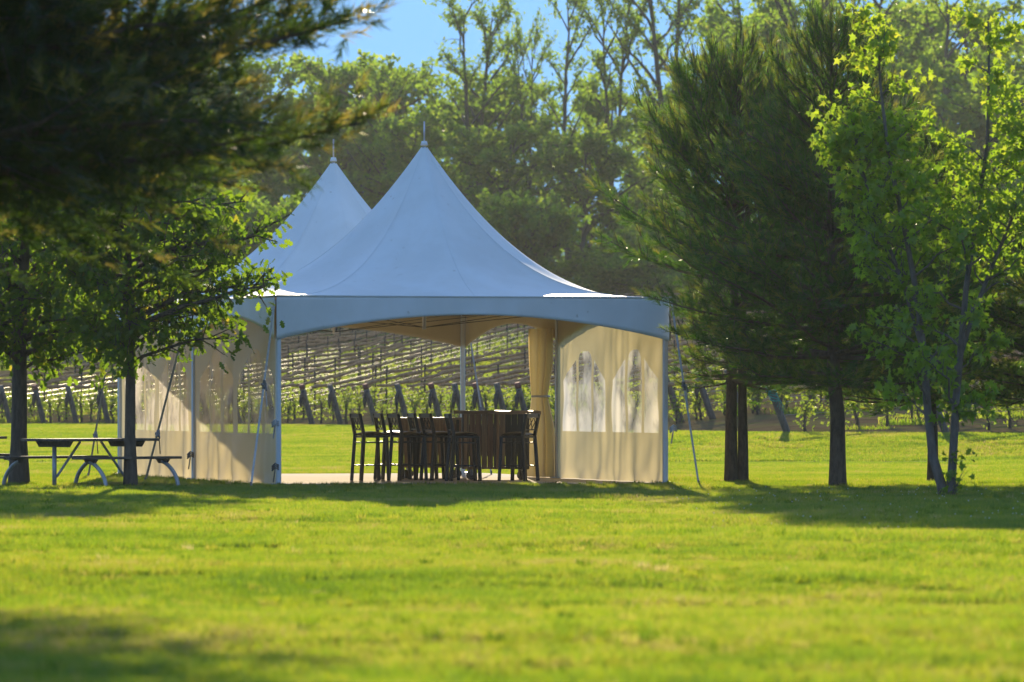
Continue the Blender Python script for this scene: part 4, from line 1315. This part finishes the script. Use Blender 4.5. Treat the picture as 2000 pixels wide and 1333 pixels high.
def trellis(S0, d, length, label, red, teal, near_n, vlabel, grp, netr=.060, post_h=1.24):
    S0 = np.asarray(S0, float); d = np.asarray(d, float) / np.linalg.norm(d)
    o = empty('trellis_row', gp(S0[0], S0[1])); tag(o, label, 'trellis row', grp)
    org = gp(S0[0], S0[1])
    def pt(s, h):
        p = S0 + d * s
        return gp(p[0], p[1], h) - org
    lat = np.array([d[0], d[1]])
    # leaning end post, its top away from the row
    base = pt(.10, -.2); topp = pt(-.32, post_h)
    topp[0] -= .26
    t = np.linspace(0, 1, 5)[:, None]
    pp = MB().tube(base + (topp - base) * t, [.092, .089, .086, .083, .08], 9)
    po = pp.build('end_post', M['post'], o, True)
    u = (topp - base) / np.linalg.norm(topp - base)
    if red:
        MB().tube([topp - u * .13, topp + u * .006], [.085, .084], 9).build('painted_top', M['red'], po, True)
    if teal:
        tw = MB()
        for k in range(7):
            c = topp - u * (.05 + .05 * k); tw.tube([c + [.105 * math.cos(a), .105 * math.sin(a), .03 * math.sin(a + k)] for a in np.linspace(0, 6.28, 12)], .018, 5, cap=False)
        for k in range(5): tw.tube([topp - u * .1 + [.06, -.09, 0], topp - u * .3 + [.10 + .03 * k, -.10, -.05 * k], topp - u * .5 + [.05 * k - .05, -.07, -.04 * k]], .008, 4)
        tw.build('twine', M['teal'], po, True)
    else:
        nb = MB(); c = topp - u * .26
        nb.tube([c + [0, -.06, .1], c + [-.05, -.08, -.08], c + [-.08, -.08, -.26], c + [-.07, -.07, -.45]], [.03, .07, .06, .015], 8)
        nb.build('net_bunch', M['net_dark'], po, True)
    n = int(length / .5)
    s = np.linspace(-.2, length, n)
    zz = post_h - .04 - .05 * np.abs(np.sin(np.pi * s / 7.0)) + np.cumsum(g.normal(0, .012, n)) * .25 + g.normal(0, .012, n)
    zz = np.clip(zz, post_h - .25, post_h + .1)
    side = np.array([-d[1], d[0]])
    wob = np.cumsum(g.normal(0, .02, n)); wob -= np.linspace(0, wob[-1], n)
    pts = np.array([pt(a, h) for a, h in zip(s, zz)]); pts[:, :2] += side * np.clip(wob, -.1, .1)[:, None]
    rad = netr * (0.55 + .5 * np.abs(np.sin(s * .9 + g.random() * 6)) * np.abs(np.sin(s * .37 + g.random() * 6)) + .15 * g.random(n)) * (1 + g.normal(0, .10, n)); rad[0] = .02
    V, Fq = tube_np(pts, rad, 8)
    link('net_roll', mesh_np('net_roll', V, Fq, M['net'], True), o)
    for h in (.45, .75):
        V, Fq = tube_np(np.array([pt(a, h) for a in np.linspace(-.1, length, max(4, int(length / 6)))]), .006, 4)
        link('wire', mesh_np('wire', V, Fq, M['wire']), o)
    a = 4.0 + g.random() * 3
    while a < length:
        q = pt(a, -.1)
        MB().bar(q, q + [g.normal(0, .02), 0, 1.55 + .2 * g.random()], .05, .05).build('line_post', M['steel_post'], o)
        a += 8.5 + g.random() * 2.5
    # individual vines near the row end, one mass beyond
    sp_ = 1.25
    for k in range(near_n):
        s_ = .55 + sp_ * k + g.normal(0, .12)
        if s_ > length: break
        p = S0 + d * s_
        v = vines[int(g.integers(0, 6))]
        t_ = empty('grapevine', gp(p[0], p[1]), math.atan2(d[1], d[0]) + g.normal(0, .2)); sc = .8 + .35 * g.random(); t_.scale = (sc, sc, sc)
        tag(t_, '%s %s' % (ORD[k] + ' leafy grapevine from the', vlabel), 'grapevine', 'grapevines in the vineyard')
        link('trunk', v[0], t_); c_ = link('leaves', v[1], t_)
    s1 = .55 + sp_ * near_n
    if s1 < length - 2:
        m = int((length - s1) * 3)
        ss = s1 + (length - s1) * g.random(m)
        p3 = S0[None] + d[None] * ss[:, None] + side[None] * g.normal(0, .13, m)[:, None]
        hh = np.clip(.25 + .35 * g.random(m) + .12 * np.sin(ss * 5), .05, .9)
        pos = np.column_stack([p3, gz(p3[:, 0], p3[:, 1]) + hh]) - org
        ax = g.normal(0, .6, pos.shape); ax[:, 2] -= .2
        f = link('vine_foliage', crown_mesh('vine_foliage', g, pos, ax, .17, leaf_spray(), M['vine']), o); f['kind'] = 'stuff'
    return o

dl = (0.29, 0.957)
def row_at(xpx, Yd=None):
    X = 0.0
    for _ in range(40):
        Y = float(edgeY(X)); X = (xpx - 1000) * Y / F
    return np.array([X, Y])
left = [612, 668, 737, 800, 866, 912, 953, 995, 1036, 1078, 1125, 1180]
for i, x in enumerate(left):
    s0 = row_at(x)
    red = x in (612, 737, 866, 953, 1036)
    nm = 'red-topped' if red else 'grey'
    trellis(s0, dl, min(130, (283 - s0[1]) / .957), '%s vine row from the left in the tent opening, its leaning end post %s' % (ORD[i], nm), red, False, 5,
            'end post of the %s vine row in the tent opening' % ORD[i], 'vine rows seen through the tent')
for i, x in enumerate([-180, -110, -40, 22, 88, 152, 214, 280, 345, 410, 470, 540]):
    s0 = row_at(x)
    red = x in (88, 214)
    trellis(s0, (0.15, 0.989), min(120, (283 - s0[1]) / .989), '%s vine row from the left edge of the photo, in tree shade beyond the oaks' % ORD[i], red, False, 4,
            'end of the %s shaded row left of the tent' % ORD[i], 'shaded vine rows left of the tent')
right = [(1240, 'vine row ending behind the right tent wall', False), (1540, 'vine row whose leaning end post is wrapped in green twine', True), (1850, 'vine row whose leaning end post shows between the maple stems', False), (2150, 'vine row entering from the right edge of the photo', False)]
for i, (x, lab, teal) in enumerate(right):
    s0 = row_at(x)
    vl = ('end post behind the right tent wall', 'end post wrapped in green twine', 'end post between the maple stems', 'end post beyond the right photo edge')[i]
    trellis(s0, (0.60, 0.80), 46, lab + ', nearest part of the vineyard', False, teal, 14, vl, 'nearest vine rows at right', .085, 1.12)
for i, x in enumerate([1330, 1400, 1470]):
    s0 = row_at(x) + np.array([0.2, 5.5 + i * 2.2])
    trellis(s0, (0.60, 0.80), 40, '%s vine row behind the twine-wrapped post, half hidden by the twin-trunk pine' % ORD[i], False, False, 8, 'end of the %s row behind the twin-trunk pine' % ORD[i], 'nearest vine rows at right', .07)

# clover flowers in the shaded lawn at right
n = 260
pc_ = np.column_stack([g.uniform(2.0, 9.5, n), g.uniform(56, 80, n)])
k = np.abs(pc_[:, 0] * F / pc_[:, 1]) < 1300
pc_ = pc_[k]; n = len(pc_)
pos = put_z(pc_, .05 + .0)
pos[:, 2] += g.random(n) * .03
V = np.array([(1, 0, 0), (-1, 0, 0), (0, 1, 0), (0, -1, 0), (0, 0, 1), (0, 0, -1)]) * .008
Fo = np.array([(0, 2, 4), (2, 1, 4), (1, 3, 4), (3, 0, 4), (2, 0, 5), (1, 2, 5), (3, 1, 5), (0, 3, 5)])
cl = link('clover_flowers', scatter('clover_flowers', V, Fo, pos, frames(g.normal(0, 1, (n, 3)), g.random(n)), .8 + .5 * g.random(n), M['petal']))
tag(cl, 'tiny white clover flowers sprinkled over the shaded lawn at right', 'flowers', kind='stuff')

# ================================================================== HAZE
HAZE = 0.00015
if HAZE:
    hz_ = MB().box((0, 435, 17.5), (960, 990, 39))
    m, nt, out = newmat('haze_air')
    pv = N(nt, 'ShaderNodeVolumePrincipled')
    pv.inputs['Color'].default_value = (0.88, 0.95, 0.92, 1); pv.inputs['Density'].default_value = HAZE; pv.inputs['Anisotropy'].default_value = 0.28
    nt.links.new(pv.outputs[0], out.inputs['Volume'])
    ho = hz_.build('haze', m)
    tag(ho, 'thin sunlit evening haze filling the air over the lawn and vineyard', 'haze', kind='stuff')
